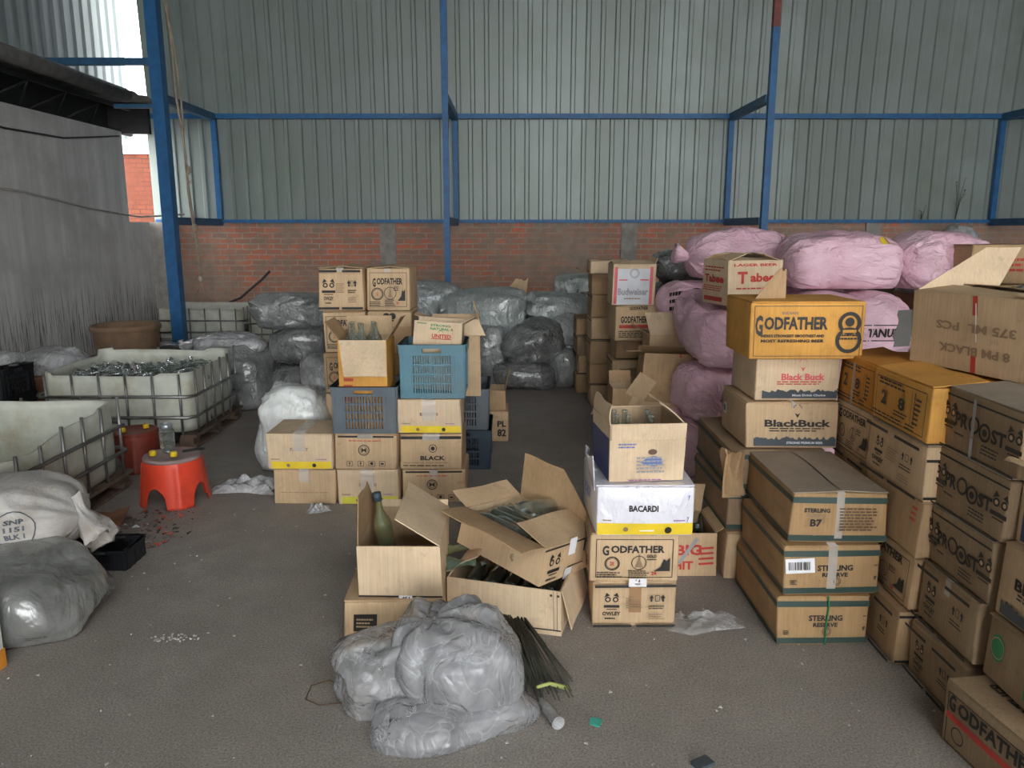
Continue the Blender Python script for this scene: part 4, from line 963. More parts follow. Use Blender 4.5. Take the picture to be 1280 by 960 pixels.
yA = 4.37
carton('plain tan carton on the floor, leftmost of the bottom row of the left stack', (-1.405, -1.04), yA, .34, 0, .214, 'card_tan', F=[('l', 0, .35, .8, .04, 1, 'ink_fade')], tape='tape', tw=.06)
carton('tan carton with a yellow stripe, leftmost of the left stack, under the white sack', (-1.43, -1.045), yA-.01, .35, .216, .218, 'card_light', F=p_yellow(title='PACKET', c='ink_fade'), tape='tape', tw=.07, drop=.1)
carton('tan carton with a lemon stripe on the floor under the grey crate column', (-1.032, -.668), yA, .34, 0, .214, 'card_light', F=p_yellow(c='ink_fade', band='ink_lemon'), tape='tape', tw=.08, drop=.14)
carton('tan carton with a round badge directly under the dark grey crate', (-1.035, -.672), yA, .34, .217, .214, 'card_tan', F=p_round(), tape='tape', tw=.09, drop=.02)
carton('brown carton with a round badge on the floor, right end of the bottom row', (-.655, -.275), yA+.03, .34, 0, .205, 'card_tan', F=p_round(), tape='tape', tw=.05, drop=.04)
carton('tan carton with bold black word and badge, second below the blue crate', (-.660, -.292), yA+.03, .34, .208, .212, 'card_tan', F=p_black(), tape='tape', tw=.10, drop=.03)
carton('tan carton with a bright yellow stripe directly under the teal blue crate', (-.668, -.298), yA+.04, .34, .423, .205, 'card_light', F=p_yellow('BACARDI', 'ink_brown'), tape='tape', tw=.08, drop=.12)
crate('dark grey plastic crate holding an open orange carton', (-1.04, -.672), yA+.0, .36, .434, .275, 'plastic_grey', cols=13)
crate('teal blue plastic crate with a torn carton inside', (-.648, -.278), yA+.05, .35, .632, .315, 'plastic_blue', cols=16)
open_carton('orange open carton of clear bottles sitting in the dark grey crate', (-1.00, -.72), yA+.045, .27, .452, .52, 'card_orange', L=p_amber(), F=[('l', -.3, .45, .2, .3, 4, 'ink_red')],
       flaps={'L': (38, .13, dict(mat='card_brown')), 'R': (32, .14, dict(mat='card_brown')), 'B': (-10, .12, dict(mat='card_tan')), 'F': (150, .22, dict(mat='card_light', skew=.03, taper=.1))})
for i, (px, py) in enumerate(((-.945, 4.50), (-.90, 4.49), (-.865, 4.52), (-.78, 4.53), (-.93, 4.58), (-.84, 4.59))):
    bottle('clear bottle standing neck up in the orange open carton', 'beer', 'glass_clear', Matrix.Translation((px, py, .80)) @ Matrix.Rotation(rr.uniform(-.12, .12), 4, 'Y'), 'clear bottles in the orange open carton')
t = open_carton('torn tan carton with green and red print leaning inside the teal crate', (-.605, -.315), yA+.11, .22, .655, .40, 'card_light', rot=(rad(-8), rad(4), 0), F=[('t', 'STRONG', .05, .945, .42, .035, 'ink_green'), ('t', 'NATURAL A', .08, .895, .48, .038, 'ink_green'), ('o', .06, .83, .045, .008, 'ink_green', .3, 2.8), ('t', 'UNITED', .08, .79, .4, .06, 'ink_red'), ('r', .08, .75, .42, .012, 'ink_red'), ('l', -.34, .965, .2, .03, 1, 'ink_green')],
       L=[('l', 0, .8, .7, .2, 3, 'ink_red')], flaps={'B': (10, .03), 'R': (55, .08)})
# column of cartons behind
carton('tan carton at floor level, foot of the tall left column behind the grey crate', (-1.22, -.945), 4.98, .34, 0, .27, 'card_tan', tape=None)
carton('tan carton second from floor in the tall left column behind the grey crate', (-1.22, -.945), 4.98, .34, .272, .27, 'card_tan', tape=None)
carton('tan carton third from floor in the tall left column behind the grey crate', (-1.22, -.945), 4.98, .34, .544, .268, 'card_brown', tape=None, F=p_god())
carton('tan carton with black lettering, second from top of the tall left column', (-1.215, -.94), 4.98, .34, .814, .268, 'card_tan', tape=None, F=p_god(y=.74))
carton('tan carton with badge and arrows crowning the tall left column by the brick wall', (-1.235, -.948), 4.97, .34, 1.085, .275, 'card_tan', F=p_owl(), tape='tape', tw=.05, drop=.02, lift=(.05, .08))
carton('tan carton at floor level, foot of the tall right column behind the grey crate', (-.925, -.645), 4.98, .34, 0, .27, 'card_tan', tape=None)
carton('tan carton second from floor in the tall right column behind the grey crate', (-.925, -.645), 4.98, .34, .272, .27, 'card_tan', tape=None)
carton('tan carton third from floor in the tall right column behind the grey crate', (-.925, -.645), 4.98, .34, .544, .268, 'card_brown', tape=None)
r = carton('tan carton with dark badge and hanging flap under the right crowning carton', (-.925, -.648), 4.98, .34, .814, .268, 'card_tan', F=[('owl', .0, .86, .22, K), ('d', -.07, .9, .08, K), ('d', .07, .9, .08, K)], tape=None)
build_flap(r, 'hanging_flap', Vector((.0, -.19, .17)), Vector((-1, 0, 0)), Vector((0, -.25, -1)), Vector((0, -1, 0)), .27, .17, 'card_brown')
carton('tan carton with framed black lettering crowning the tall right column by the brick wall', (-.928, -.652), 4.98, .34, 1.085, .272, 'card_tan', F=p_god(), tape='tape', tw=.04, drop=.02, lift=(.04, .07))
open_carton('tall open tan carton standing behind the teal crate', (-.52, -.205), 4.86, .16, .55, .49, 'card_tan', flaps={'R': (-20, .12, dict(mat='card_light', skew=.03)), 'B': (8, .02), 'L': (70, .1), 'F': (165, .10, dict(mat='card_light', taper=.5, skew=.12))})
crate('dark blue grey plastic crate on top, right of the yellow striped carton', (-.535, -.165), 5.05, .45, .278, .28, 'plastic_grey', cols=13)
crate('dark navy plastic crate on the floor, right of the badge carton', (-.535, -.150), 5.05, .45, 0, .275, 'plastic_navy', cols=13)
carton('tan carton with dark lettering on the floor right of the two dark crates', (-.20, -.03), 5.75, .3, 0, .24, 'card_tan', F=[('t', 'PL', .2, .6, .4, .2, K), ('t', '82', .2, .3, .4, .25, K)], tape=None)
open_carton('open brown carton with raised flap standing on the lettered carton beside dark crates', (-.205, -.05), 5.77, .26, .243, .15, 'card_brown', flaps={'R': (14, .15, dict(taper=.5)), 'L': (50, .08)})
# ------------------------------------------------------------------ receding stack of cartons right of the aisle
def stackrow(xr, yf, d, zs, mats, desc, prints=None, rz=0):
    n = len(zs)-1
    for i in range(n):
        h = zs[i+1]-zs[i]-.003
        dx = rnd.uniform(-.015, .015)
        where = 'on the floor' if i == 0 else ('at the top' if i == n-1 else ('second', 'third', 'fourth', 'fifth', 'sixth')[i-1]+' from the floor')
        carton('worn brown carton %s of the %s' % (where, desc), (xr[0]+dx, xr[1]+dx), yf, d, zs[i], h, mats[i % len(mats)], F=(prints or {}).get(i, [('r', 0, .06, 1, .05, K)] if i % 2 else ()), L=[('r', 0, .9, 1, .06, K), ('l', 0, .5, .6, .5, 4, 'ink_fade')], tape=None, rz=rz+rnd.uniform(-.04, .04), lift=(.05, .08) if i == n-1 else (0, 0))
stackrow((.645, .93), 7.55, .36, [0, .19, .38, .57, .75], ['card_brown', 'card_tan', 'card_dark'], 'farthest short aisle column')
stackrow((.715, 1.02), 6.95, .38, [0, .2, .4, .61, .82, 1.03], ['card_tan', 'card_brown', 'card_brown'], 'tall aisle column')
open_carton('open brown carton with a stray flap topping the tall aisle column', (.715, 1.01), 6.96, .36, 1.031, .17, 'card_brown', flaps={'L': (70, .13, dict(jag=.01)), 'F': (100, .10), 'B': (5, .06), 'R': (40, .1)})
carton('pale carton with light edge perched behind the red and silver box', (.70, 1.0), 7.02, .3, 1.205, .12, 'card_light', tape=None)
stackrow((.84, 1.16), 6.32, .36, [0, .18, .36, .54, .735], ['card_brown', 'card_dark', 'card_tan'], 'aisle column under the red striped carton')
carton('black lettered carton with a red stripe under the red and silver box', (.800, 1.16), 6.05, .38, .738, .275, 'card_tan', rz=rad(4), F=[('t', 'GODFATHER', -.10, .62, .58, .2, K), ('r', -.08, .42, .68, .10, 'ink_red'), ('l', -.1, .2, .66, .22, 4, K), ('t', 'GODFATHER', .0, .95, .4, .1, K)], tape=None)
open_carton('tan box with a silver and red printed front on top of the aisle stack', (.785, 1.115), 6.08, .32, 1.016, .315, 'card_light', F=[('r', -.02, .45, .84, .88, 'ink_silver'), ('r', -.43, .48, .07, .92, 'ink_pink'), ('r', .40, .48, .07, .92, 'ink_pink'), ('o', 0, .78, .12, .018, 'ink_grey'), ('o', 0, .78, .09, .012, 'ink_grey'), ('r', -.26, .62, .2, .03, 'ink_pink'), ('r', .24, .62, .2, .03, 'ink_pink'), ('t', 'Budweiser', -.02, .33, .72, .17, 'ink_grey'), ('l', -.02, .16, .4, .06, 1, 'ink_fade')],
       flaps={'F': (-78, .12), 'B': (-84, .15), 'L': (-80, .15), 'R': (20, .05)})
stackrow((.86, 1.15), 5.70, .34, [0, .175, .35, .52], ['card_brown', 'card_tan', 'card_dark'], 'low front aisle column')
open_carton('open tan carton with green bottles below the red striped lettered carton', (1.02, 1.32), 5.72, .3, .53, .30, 'card_tan', flaps={'L': (65, .1), 'F': (8, .17, dict(mat='card_light', skew=-.10, taper=.35)), 'R': (75, .2, dict(mat='card_brown'))}, F=[('o', -.2, .5, .15, .03, 'ink_grey')])
carton('plain brown carton on the floor under the open carton with green bottles', (1.17, 1.45), 5.72, .3, 0, .26, 'card_brown', tape=None)
carton('plain brown carton second from floor under the open carton with green bottles', (1.17, 1.45), 5.72, .3, .262, .262, 'card_brown', tape=None)
for i in range(4):
    bottle('green bottle lying on the open carton beside the pink sacks', 'beer', 'glass_green', pose(1.10+.03*i, 5.80+.05*i, .78+.02*(i % 2), rad(5), PI/2), 'green bottles beside the pink sacks')
carton('brown carton on the floor at the near end of the aisle stack', (.84, 1.13), 5.05, .34, 0, .21, 'card_brown', tape=None)
carton('brown carton on the floor under the big leaning brown carton', (1.14, 1.44), 5.04, .34, 0, .21, 'card_brown', tape=None)
carton('brown carton second from floor under the big leaning brown carton', (1.02, 1.36), 5.16, .3, .213, .17, 'card_brown', tape=None)
bb = open_carton('big plain brown carton leaning over at the near end of the aisle stack', (-.22, .22), -.15, .30, 0, .36, 'card_brown', F=[('r', .1, .5, .03, 1, 'ink_red', .1), ('r', 0, .52, 1, .008, 'card_dark')], bulge=.02, flaps={'L': (95, .1, dict(mat='card_tan', taper=.2)), 'B': (-60, .1)}, jit=.03)
bb.matrix_world = Matrix.Translation((1.08, 5.26, .40)) @ Matrix.Rotation(rad(-3), 4, 'Z') @ Matrix.Rotation(rad(3), 4, 'Y') @ Matrix.Rotation(rad(-10), 4, 'X')
build_flap(bb, 'lower_flap', Vector((.0, -.155, .02)), Vector((1, 0, 0)), Vector((0, -.35, -1)), Vector((0, -1, 0)), .40, .11, 'card_tan', skew=.02)
carton('brown carton on the floor below the small carton with diamond shaped flaps', (.66, .83), 5.02, .26, 0, .26, 'card_brown', tape=None)
sm = open_carton('small open carton with two diamond shaped flaps beside the big leaning carton', (.665, .825), 5.03, .24, .263, .30, 'card_brown', flaps={'B': (15, .08), 'R': (60, .06)})
build_flap(sm, 'flap', Vector((.06, -.13, .24)), Vector((1, 0, -.65)), Vector((.65, -.05, 1)), Vector((0, -1, 0)), .13, .17, 'card_tan')
build_flap(sm, 'flap', Vector((.05, -.13, .12)), Vector((1, 0, -.5)), Vector((.35, -.05, 1)), Vector((0, -1, 0)), .09, .13, 'card_tan')

# ------------------------------------------------------------------ bags of bottles
G = None
def tb_(label, x, y, z, sx, sy, sz, mat, seed, **kw): return bag('%s' % label, x, y, z, sx, sy, sz, mat, seed, **kw)
tb_('grey plastic bag of bottles behind the torn green printed carton, knotted at its right', -.30, 8.4, .45, .95, .6, .56, 'bag_green', 1, tie=(1, -.3, .1), pleats=9)
tb_('grey plastic bag partly hidden behind the tall right column of cartons', -1.0, 8.8, .55, .75, .6, .52, 'bag_green', 2)
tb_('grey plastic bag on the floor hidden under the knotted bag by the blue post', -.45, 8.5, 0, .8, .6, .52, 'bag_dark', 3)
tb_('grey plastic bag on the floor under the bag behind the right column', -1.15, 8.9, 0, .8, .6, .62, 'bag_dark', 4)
tb_('biggest dark grey bag of bottles at the centre of the far pile', .21, 7.95, .24, .66, .6, .49, 'bag_dark', 5, box=.85)
tb_('flattened dark grey bag on the floor at the centre of the far pile', .16, 7.9, 0, .62, .55, .30, 'bag_dark', 6, box=.6)
tb_('tall crinkled grey bag left of the biggest dark bag', -.21, 8.1, 0, .30, .45, .68, 'bag_grey', 7, box=.6)
tb_('crinkled pale grey bag lying above and right of the biggest dark bag', .44, 8.45, .62, .66, .5, .34, 'bag_green', 8, tie=(-1, -.2, .2), pleats=8)
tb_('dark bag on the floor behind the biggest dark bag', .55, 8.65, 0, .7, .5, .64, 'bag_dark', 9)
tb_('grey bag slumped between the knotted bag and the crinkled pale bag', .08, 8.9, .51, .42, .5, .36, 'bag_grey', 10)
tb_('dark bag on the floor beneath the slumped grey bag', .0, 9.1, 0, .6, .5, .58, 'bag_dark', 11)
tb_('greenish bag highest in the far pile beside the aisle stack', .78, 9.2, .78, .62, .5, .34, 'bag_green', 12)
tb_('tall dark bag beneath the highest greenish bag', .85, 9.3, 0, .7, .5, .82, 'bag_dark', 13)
tb_('dark bag with a shiny patch on the floor beside the farthest aisle column', .50, 8.0, 0, .30, .4, .42, 'bag_grey', 14, box=.65)
tb_('small pale bag pressed against the farthest aisle column', .62, 8.15, .41, .30, .35, .36, 'bag_pale', 15)
t = thing('cardboard_scrap', 'brown cardboard scrap standing up on the far grey bags below the brick wall', 'cardboard', (.02, 8.95, .86))
build_flap(t, 'sheet', Vector((0, 0, 0)), Vector((1, .2, .1)), Vector((.2, .2, 1)), Vector((0, -1, 0)), .30, .17, 'card_tan', taper=.5, skew=.06, jag=.02)
tb_('black plastic bag bunched around the foot of the thick blue post', -4.44, 9.98, 0, .42, .32, .17, 'bag_black', 51)
# left pile
tb_('large shiny grey bag on the floor behind the tank full of bottles', -2.52, 7.0, 0, .66, .6, .60, 'bag_grey', 16, box=.65, fold=.10)
tb_('small shiny sheet wrapped bag on top of the large shiny grey bag', -2.62, 7.1, .50, .62, .5, .19, 'bag_pale', 17, fold=.12)
tb_('bag with spread pleats on the very top of the left bag pile', -2.03, 7.35, .67, .72, .6, .34, 'bag_grey', 18, tie=(-.35, -1, .35), pleats=11, knot=False, pl=.07)
tb_('dark grey bag in the middle of the left bag pile under the pleated bag', -1.98, 7.3, .36, .55, .5, .36, 'bag_dark', 19)
tb_('dark bag on the floor at the foot of the left bag pile', -1.98, 7.3, 0, .62, .5, .40, 'bag_dark', 20)
tb_('pale bluish plastic bag beside the left column of cartons', -1.58, 6.35, .26, .30, .4, .34, 'bag_pale', 21)
tb_('grey bag on the floor beneath the pale bluish plastic bag', -1.60, 6.4, 0, .36, .45, .29, 'bag_grey', 22)
tb_('loose light plastic bag with twisted ears behind the tank full of bottles', -2.95, 7.6, .36, .62, .5, .22, 'bag_pale', 23, fold=.12, tie=(-.2, -.2, 1), pleats=7)
tb_('grey bag on the floor under the loose bag with twisted ears', -2.95, 7.65, 0, .65, .5, .38, 'bag_dark', 24)
w_ = tb_('bulging white cloth sack with pleated folds behind the yellow striped carton', -1.44, 5.05, 0, .46, .50, .66, 'bag_white', 25, box=.7, fold=.15, crease=.09, tie=(-.9, -.3, .3), pleats=8, knot=False, name='white_sack', sub=5)
tb_('clear plastic bag on the rusty half drum by the grey wall', -4.05, 6.75, .30, .58, .5, .28, 'bag_pale', 26, fold=.11)
# right edge
tb_('dark glossy bag lying on the pink sacks next to the aisle stack', 1.55, 6.9, 1.12, .62, .5, .30, 'bag_dark', 27)
tb_('tall dark bag standing behind the pink sacks next to the aisle stack', 1.6, 7.1, 0, .8, .6, 1.22, 'bag_dark', 28, box=.6)
tb_('dark bag of green bottles at the right edge behind the large tan carton', 2.82, 3.95, .95, .55, .5, .44, 'bag_dark', 29)
carton('plain brown carton on the floor behind the wall of boxes at right', (2.5, 3.1), 3.7, .5, 0, .47, 'card_brown', tape=None)
carton('plain brown carton second from floor behind the wall of boxes at right', (2.5, 3.1), 3.7, .5, .472, .475, 'card_brown', tape=None)
for i in range(7):
    bottle('green bottle lying on the dark bag at the right edge', 'tall', 'glass_green', pose(2.72+.04*(i % 4), 3.80+.06*i, 1.372+.035*(i % 2), rr.uniform(-.5, .5), PI/2), 'green bottles at the right edge')
carton('brown carton with orange print high at the right edge near the brick wall', (2.70, 3.16), 4.62, .5, 1.28, .23, 'card_brown', F=[('l', 0, .5, .5, .4, 3, 'ink_red')], L=(), tape=None)
for i in range(3):
    carton('brown carton %s under the high carton by the pink sacks' % ('on the floor', 'second from floor', 'third from floor')[i], (2.72, 3.18), 4.62, .5, .426*i, .424, 'card_brown', tape=None)
tb_('crumpled white plastic bag on top of the rubble by the weeds', 6.45, 11.3, 1.36, .42, .4, .36, 'bag_pale', 30, fold=.14)
tb_('dark heaped bag under the crumpled white bag by the weeds', 6.2, 11.3, 0, 1.3, .7, 1.42, 'bag_dark', 31)

# ------------------------------------------------------------------ pink sacks
def ps(label, *a, **k): return sack('pink woven sack '+label, *a, **k)
ps('gathered at its left end, farthest left of the top row', 1.72, 5.97, 1.235, .80, .24, .78, 1, rad(8), knots=(-1,))
ps('second in the top row, behind the large sack at the front', 2.26, 5.60, 1.245, .72, .24, .74, 2, rad(-25), knots=())
ps('with a yellow label, large and foremost of the top row', 2.06, 4.95, 1.235, .74, .235, .74, 3, rad(-4), knots=(1,), prints=(([('r', 0, .5, .9, .9, 'ink_yellow'), ('r', .3, .5, .3, .9, 'ink_violet')], .05, .055, (.20, -.2, .30), (1, 0, 0), (0, .2, 1)),))
ps('rightmost of the top row beside the brown carton', 2.70, 5.04, 1.225, .60, .245, .76, 4, rad(14), knots=(-1,))
ps('with black capital letters, in the second row left', 1.50, 6.0, .905, .78, .24, .70, 5, rad(2), knots=(), prints=(([('t', 'OP', -.16, .66, .12, .42, K, PI/2), ('t', 'E', .15, .74, .08, .3, K, PI/2), ('l', -.40, .45, .2, .6, 3, K), ('r', -.15, .2, .5, .03, K)], .62, .26, (-.02, -.2, .18), (1, 0, 0), (0, .3, 1)),))
ps('with a lettered band, hanging behind the bright orange carton', 2.06, 4.78, .84, .78, .26, .78, 6, rad(0), knots=(-1,), prints=(([('f', .1, .25, .75, .35, .006, K), ('t', 'TANUMUR', .12, .25, .55, .2, K), ('l', -.40, .5, .12, .9, 8, 'ink_violet')], .5, .26, (.1, -.2, .22), (1, 0, 0), (0, .1, 1)),))
ps('with a glossy bright knot, end on in the left face', 1.36, 5.45, .80, .66, .20, .95, 7, rad(82), knots=(-1,))
ps('bulging end on directly left of the red lettered carton', 1.32, 4.86, .775, .62, .195, .95, 8, rad(95), knots=())
ps('end on in the lower left face, below the bulging one', 1.27, 4.92, .42, .62, .20, .90, 9, rad(92), knots=(-1,))
ps('collapsed at floor level at the left foot of the pile', 1.22, 4.98, .05, .70, .23, .85, 10, rad(100), knots=(-1,))
ps('under the lettered one in the second row left', 1.62, 6.05, .52, .80, .25, .82, 11, rad(0), knots=())
ps('at floor level at the back left of the pile', 1.66, 6.05, .0, .80, .30, .90, 12, rad(0), knots=())
ps('under the large front one, middle layer', 2.10, 5.30, .44, .82, .26, .80, 13, rad(5), knots=())
ps('at floor level in the middle of the pile', 2.10, 5.2, .0, .85, .29, .82, 14, rad(0), knots=())
ps('in the third layer at the right of the pile', 2.30, 5.85, .80, .62, .26, .84, 15, rad(4), knots=())
ps('in the second layer at the right back of the pile', 2.42, 5.95, .40, .70, .26, .82, 16, rad(3), knots=())
ps('at floor level at the right back of the pile', 2.45, 5.95, .0, .75, .27, .80, 17, rad(3), knots=())
tb_('blue and white plastic bag peeping out right of the pink sacks', 3.0, 5.6, 1.15, .4, .3, .26, 'bag_pale', 33)
carton('brown carton tower under the blue and white bag right of the pink sacks', (2.86, 3.2), 5.45, .4, 0, 1.15, 'card_brown', tape=None)

# ------------------------------------------------------------------ cut-open tanks
def tank(label, x0, x1, y0, y1, z0, h, cut, seed, front=True, bars=True):
    r = random.Random(seed); cx, cy = (x0+x1)/2, (y0+y1)/2; w, d = x1-x0, y1-y0
    t = thing('cut_plastic_tank', label, 'tank', (cx, cy, 0))
    # rounded plastic tub with an unevenly cut rim
    mb = MB(); n = 96; R = .12; path = []
    a, b = w/2-.03, d/2-.03
    for i in range(n):
        q = 2*PI*i/n; c, s = math.cos(q), math.sin(q); e = .22
        path.append((a*math.copysign(abs(c)**e, c), b*math.copysign(abs(s)**e, s)))
    def rim(px, py): return z0+h+cut(px/w, py/d)+.012*noise.noise(Vector((px*3, py*3, seed)))
    vs = []; fs = []; m = 8
    for sc in (1, .975):
        for j in range(m+1):
            for (px, py) in path:
                zz = z0+.012+(rim(px, py)-z0-.012)*j/m; bl = 1+.012*math.sin(PI*j/m)
                vs.append((px*sc*bl, py*sc*bl, zz))
    for k in range(2):
        o = k*n*(m+1)
        for j in range(m):
            for i in range(n):
                i2 = (i+1) % n; f = (o+j*n+i, o+j*n+i2, o+(j+1)*n+i2, o+(j+1)*n+i); fs.append(f if k == 0 else f[::-1])
    for i in range(n):
        i2 = (i+1) % n; fs.append((m*n+i, m*n+i2, n*(m+1)+m*n+i2, n*(m+1)+m*n+i))
    fs.append(tuple(range(n-1, -1, -1))); fs.append(tuple(n*(m+1)+n+i for i in range(n)))
    mb.add(vs, fs, 0, True); mb.build('tub', 'tank_plastic', t)
    if bars:
        for zz in (z0+h*.30, z0+h*.66):
            mb = MB(); e = .012; c = .05
            loop = [(-w/2+c, -d/2), (w/2-c, -d/2), (w/2, -d/2+c), (w/2, d/2-c), (w/2-c, d/2), (-w/2+c, d/2), (-w/2, d/2-c), (-w/2, -d/2+c), (-w/2+c, -d/2), (0, -d/2)]
            mb.tube([(x, y, zz) for x, y in loop], .012, 8); mb.build('rail', 'galv_pipe', t)
        def bar(x, y, top):
            mb = MB(); mb.tube([(x, y, z0+.0), (x, y, top)], .0095, 7); mb.build('upright', 'galv_pipe', t)
        nx = 6; ny = 6
        for i in range(nx):
            x = -w/2+.09+(w-.18)*i/(nx-1); bar(x, -d/2+.004, min(rim(x, -d/2), z0+h)+.02)
        for i in range(ny):
            y = -d/2+.09+(d-.18)*i/(ny-1); bar(w/2-.004, y, rim(w/2, y)+.03)
        for i in range(0, nx, 2):
            x = -w/2+.09+(w-.18)*i/(nx-1); bar(x, d/2-.004, rim(x, d/2)+.015)
    if z0 > .06:
        mb = MB()
        for y in (-d/2+.06, 0, d/2-.06): mb.box((-w/2, y-.05, .02), (w/2, y+.05, .045))
        for x in [-w/2+.05+(w-.1)*i/4 for i in range(5)]: mb.box((x-.06, -d/2, z0-.022), (x+.06, d/2, z0-.003))
        for x in (-w/2+.07, 0, w/2-.07):
            for y in (-d/2+.07, 0, d/2-.07): mb.box((x-.05, y-.06, .045), (x+.05, y+.06, z0-.022))
        for x in (-w/2+.07, w/2-.07): mb.box((x-.05, -d/2, .0), (x+.05, d/2, .02))
        mb.build('pallet', 'pallet_wood', t)
    return t
tank('nearest cut open white tank in a pipe cage, empty, left edge', -3.50, -2.40, 3.52, 4.70, .12, .45, lambda a, b: -.03-.05*(a > .2 and b < -.1)+.02*(b > .3), 1)
tank('cut open white tank in a pipe cage filled with clear bottles', -3.47, -2.32, 5.50, 6.50, .12, .43, lambda a, b: .05*(b > .35)+.02*(a < -.4)+.02*(a > .3), 2)
tank('white caged tank standing behind the thick blue post at the brick wall', -5.0, -3.75, 10.75, 11.75, .05, .45, lambda a, b: .02*(b > .3), 3)
tank('small bluish white caged tank right of the one behind the thick blue post', -3.68, -2.75, 10.6, 11.6, .05, .42, lambda a, b: 0, 4)
rb = random.Random(21)
for i in range(110):
    x = -3.36+.93*rb.random(); y = 5.66+.70*rb.random(); z = .43+.07*rb.random()+.035*(1-abs((x+2.9)/.5))
    Mx = Matrix.Translation((x, y, z)) @ Matrix.Rotation(rb.random()*6.28, 4, 'Z') @ Matrix.Rotation(PI/2+rb.uniform(-.35, .35), 4, 'Y') @ Matrix.Translation((0, 0, -.09))
    bottle('small clear glass bottle heaped in the caged tank', 'flat', 'glass_green' if rb.random() < .12 else 'glass_clear', Mx, 'clear bottles heaped in the caged tank')
mb = MB()                                                               # layer of bottles below the visible ones
for i in range(200):
    x = -3.36+.93*rb.random(); y = 5.66+.70*rb.random()
    Mx = Matrix.Translation((x, y, .17+.24*rb.random())) @ Matrix.Rotation(rb.random()*6.28, 4, 'Z') @ Matrix.Rotation(PI/2+rb.uniform(-.3, .3), 4, 'Y') @ Matrix.Translation((0, 0, -.09))
    mb.lathe(BOT['flat'][::2], 7, 0, Mx)
tag(mb.build('bottle_heap', 'glass_clear'), 'clear bottles deep inside the caged tank', 'bottles', kind='stuff')

# drums, tubs
t = thing('brown_tub', 'brown round tub against the end of the grey wall behind the bottle tank', 'tub', (-4.30, 8.6, 0))
mb = MB(); mb.lathe([(.27, 0), (.30, .10), (.33, .35), (.345, .50), (.36, .53), (.355, .56), (.335, .555), (.32, .45), (.28, .05), (.02, .04)], 40, 0, None, True, lambda a, z: 1+.006*math.sin(a*24)); mb.build('body', 'tub_brown', t)
mb = MB(); mb.lathe([(.352, .50), (.366, .515), (.366, .545), (.352, .56)], 40, 0, None, False); mb.build('rim', 'tub_brown', t)
t = thing('rusty_drum', 'wide rusty half drum behind the bottle tank at the left wall', 'drum', (-4.10, 6.75, 0))
mb = MB(); mb.lathe([(.55, 0), (.57, .08), (.57, .37), (.59, .385), (.585, .41), (.565, .40), (.55, .32), (.55, .30), (.02, .28)], 44); mb.build('body', 'rust', t)
mb = MB(); mb.lathe([(.565, .385), (.60, .39), (.60, .415), (.565, .42)], 44, 0, None, False); mb.build('rim', 'rust', t)
crate('black plastic crate at the far left edge beside the rusty half drum', (-4.12, -3.81), 5.68, .4, 0, .33, 'plastic_black', cols=10)
crate('black plastic crate stacked on the other at the far left edge', (-4.12, -3.81), 5.68, .4, .335, .23, 'plastic_black', cols=10)
tb_('scrap of white plastic bag lying on the black crates at the far left edge', -3.97, 5.88, .565, .3, .3, .11, 'bag_pale', 34, fold=.14)

# stools
def stool(label, x, y, rz, mat, top, sc=1):
    t = thing('plastic_stool', label, 'stool', (x, y, 0), rz); mb = MB(); n = 96; H_ = .285*sc; m = 18; vs = []; keep = []
    def R_(q, z):
        k = (q*4/(2*PI)) % 1; rib = .010*math.exp(-((min(k, 1-k))/.07)**2)
        return sc*(.160+.030*(1-z/H_)+rib*(1 if z < H_*.93 else .0))
    for j in range(m+1):
        for i in range(n):
            q = 2*PI*i/n; k = (q*4/(2*PI)) % 1; z = H_*j/m
            arch = H_*.46*math.sqrt(max(0, 1-((k-.5)/.25)**2))
            z = max(z, min(arch, H_*.5)) if j < m*.55 else z
            vs.append((R_(q, z)*math.cos(q), R_(q, z)*math.sin(q), z))
    fs = []
    for j in range(m):
        for i in range(n):
            i2 = (i+1) % n; f = (j*n+i, j*n+i2, (j+1)*n+i2, (j+1)*n+i)
            if max(vs[f[2]][2], vs[f[3]][2])-min(vs[f[0]][2], vs[f[1]][2]) > 1e-4: fs.append(f)
    mb.add(vs, fs, 0, True); o = mb.build('skirt', mat, t); md = o.modifiers.new('t', 'SOLIDIFY'); md.thickness = .004
    mb = MB(); mb.lathe([(.162*sc, H_-.018), (.164*sc, H_-.006), (.160*sc, H_+.003), (.146*sc, H_+.005), (.138*sc, H_+.001), (.02, H_)], 48); mb.build('seat', top, t)
    return t
stool('bright red plastic stool with a worn top carrying a glass jar', -2.02, 4.44, rad(32), 'plastic_red', 'plastic_worn')
stool('dull maroon plastic stool between the two caged tanks', -2.56, 5.10, rad(20), 'plastic_maroon', 'plastic_maroon', .92)
t = thing('glass_jar', 'glass jar with grey metal lid upside down on the red stool', 'jar', (-2.055, 4.47, .292))
mb = MB(); mb.lathe([(.030, 0), (.036, .004), (.034, .02), (.044, .035), (.046, .12), (.040, .14), (.030, .15)], 20); mb.build('body', 'glass_clear', t)
mb = MB(); mb.lathe([(.034, .148), (.036, .152), (.036, .172), (.030, .176)], 20); mb.build('lid', 'lid_metal', t)
def cap(label, x, y, z):
    mb = MB(); mb.lathe([(.020, 0), (.020, .022), (.017, .028), (.012, .029)], 16, 0, None, True, lambda a, z: 1+.03*math.sin(a*14)); o = mb.build('bottle_cap', 'plastic_yellow'); o.location = (x, y, z); tag(o, label, 'cap')
cap('yellow plastic cap left of the jar on the red stool', -2.115, 4.40, .292); cap('yellow plastic cap right of the jar on the red stool', -1.985, 4.385, .292)
cap('yellow cap on the front of the maroon stool', -2.60, 5.02, .268); cap('yellow cap at the back of the maroon stool', -2.50, 5.14, .268)
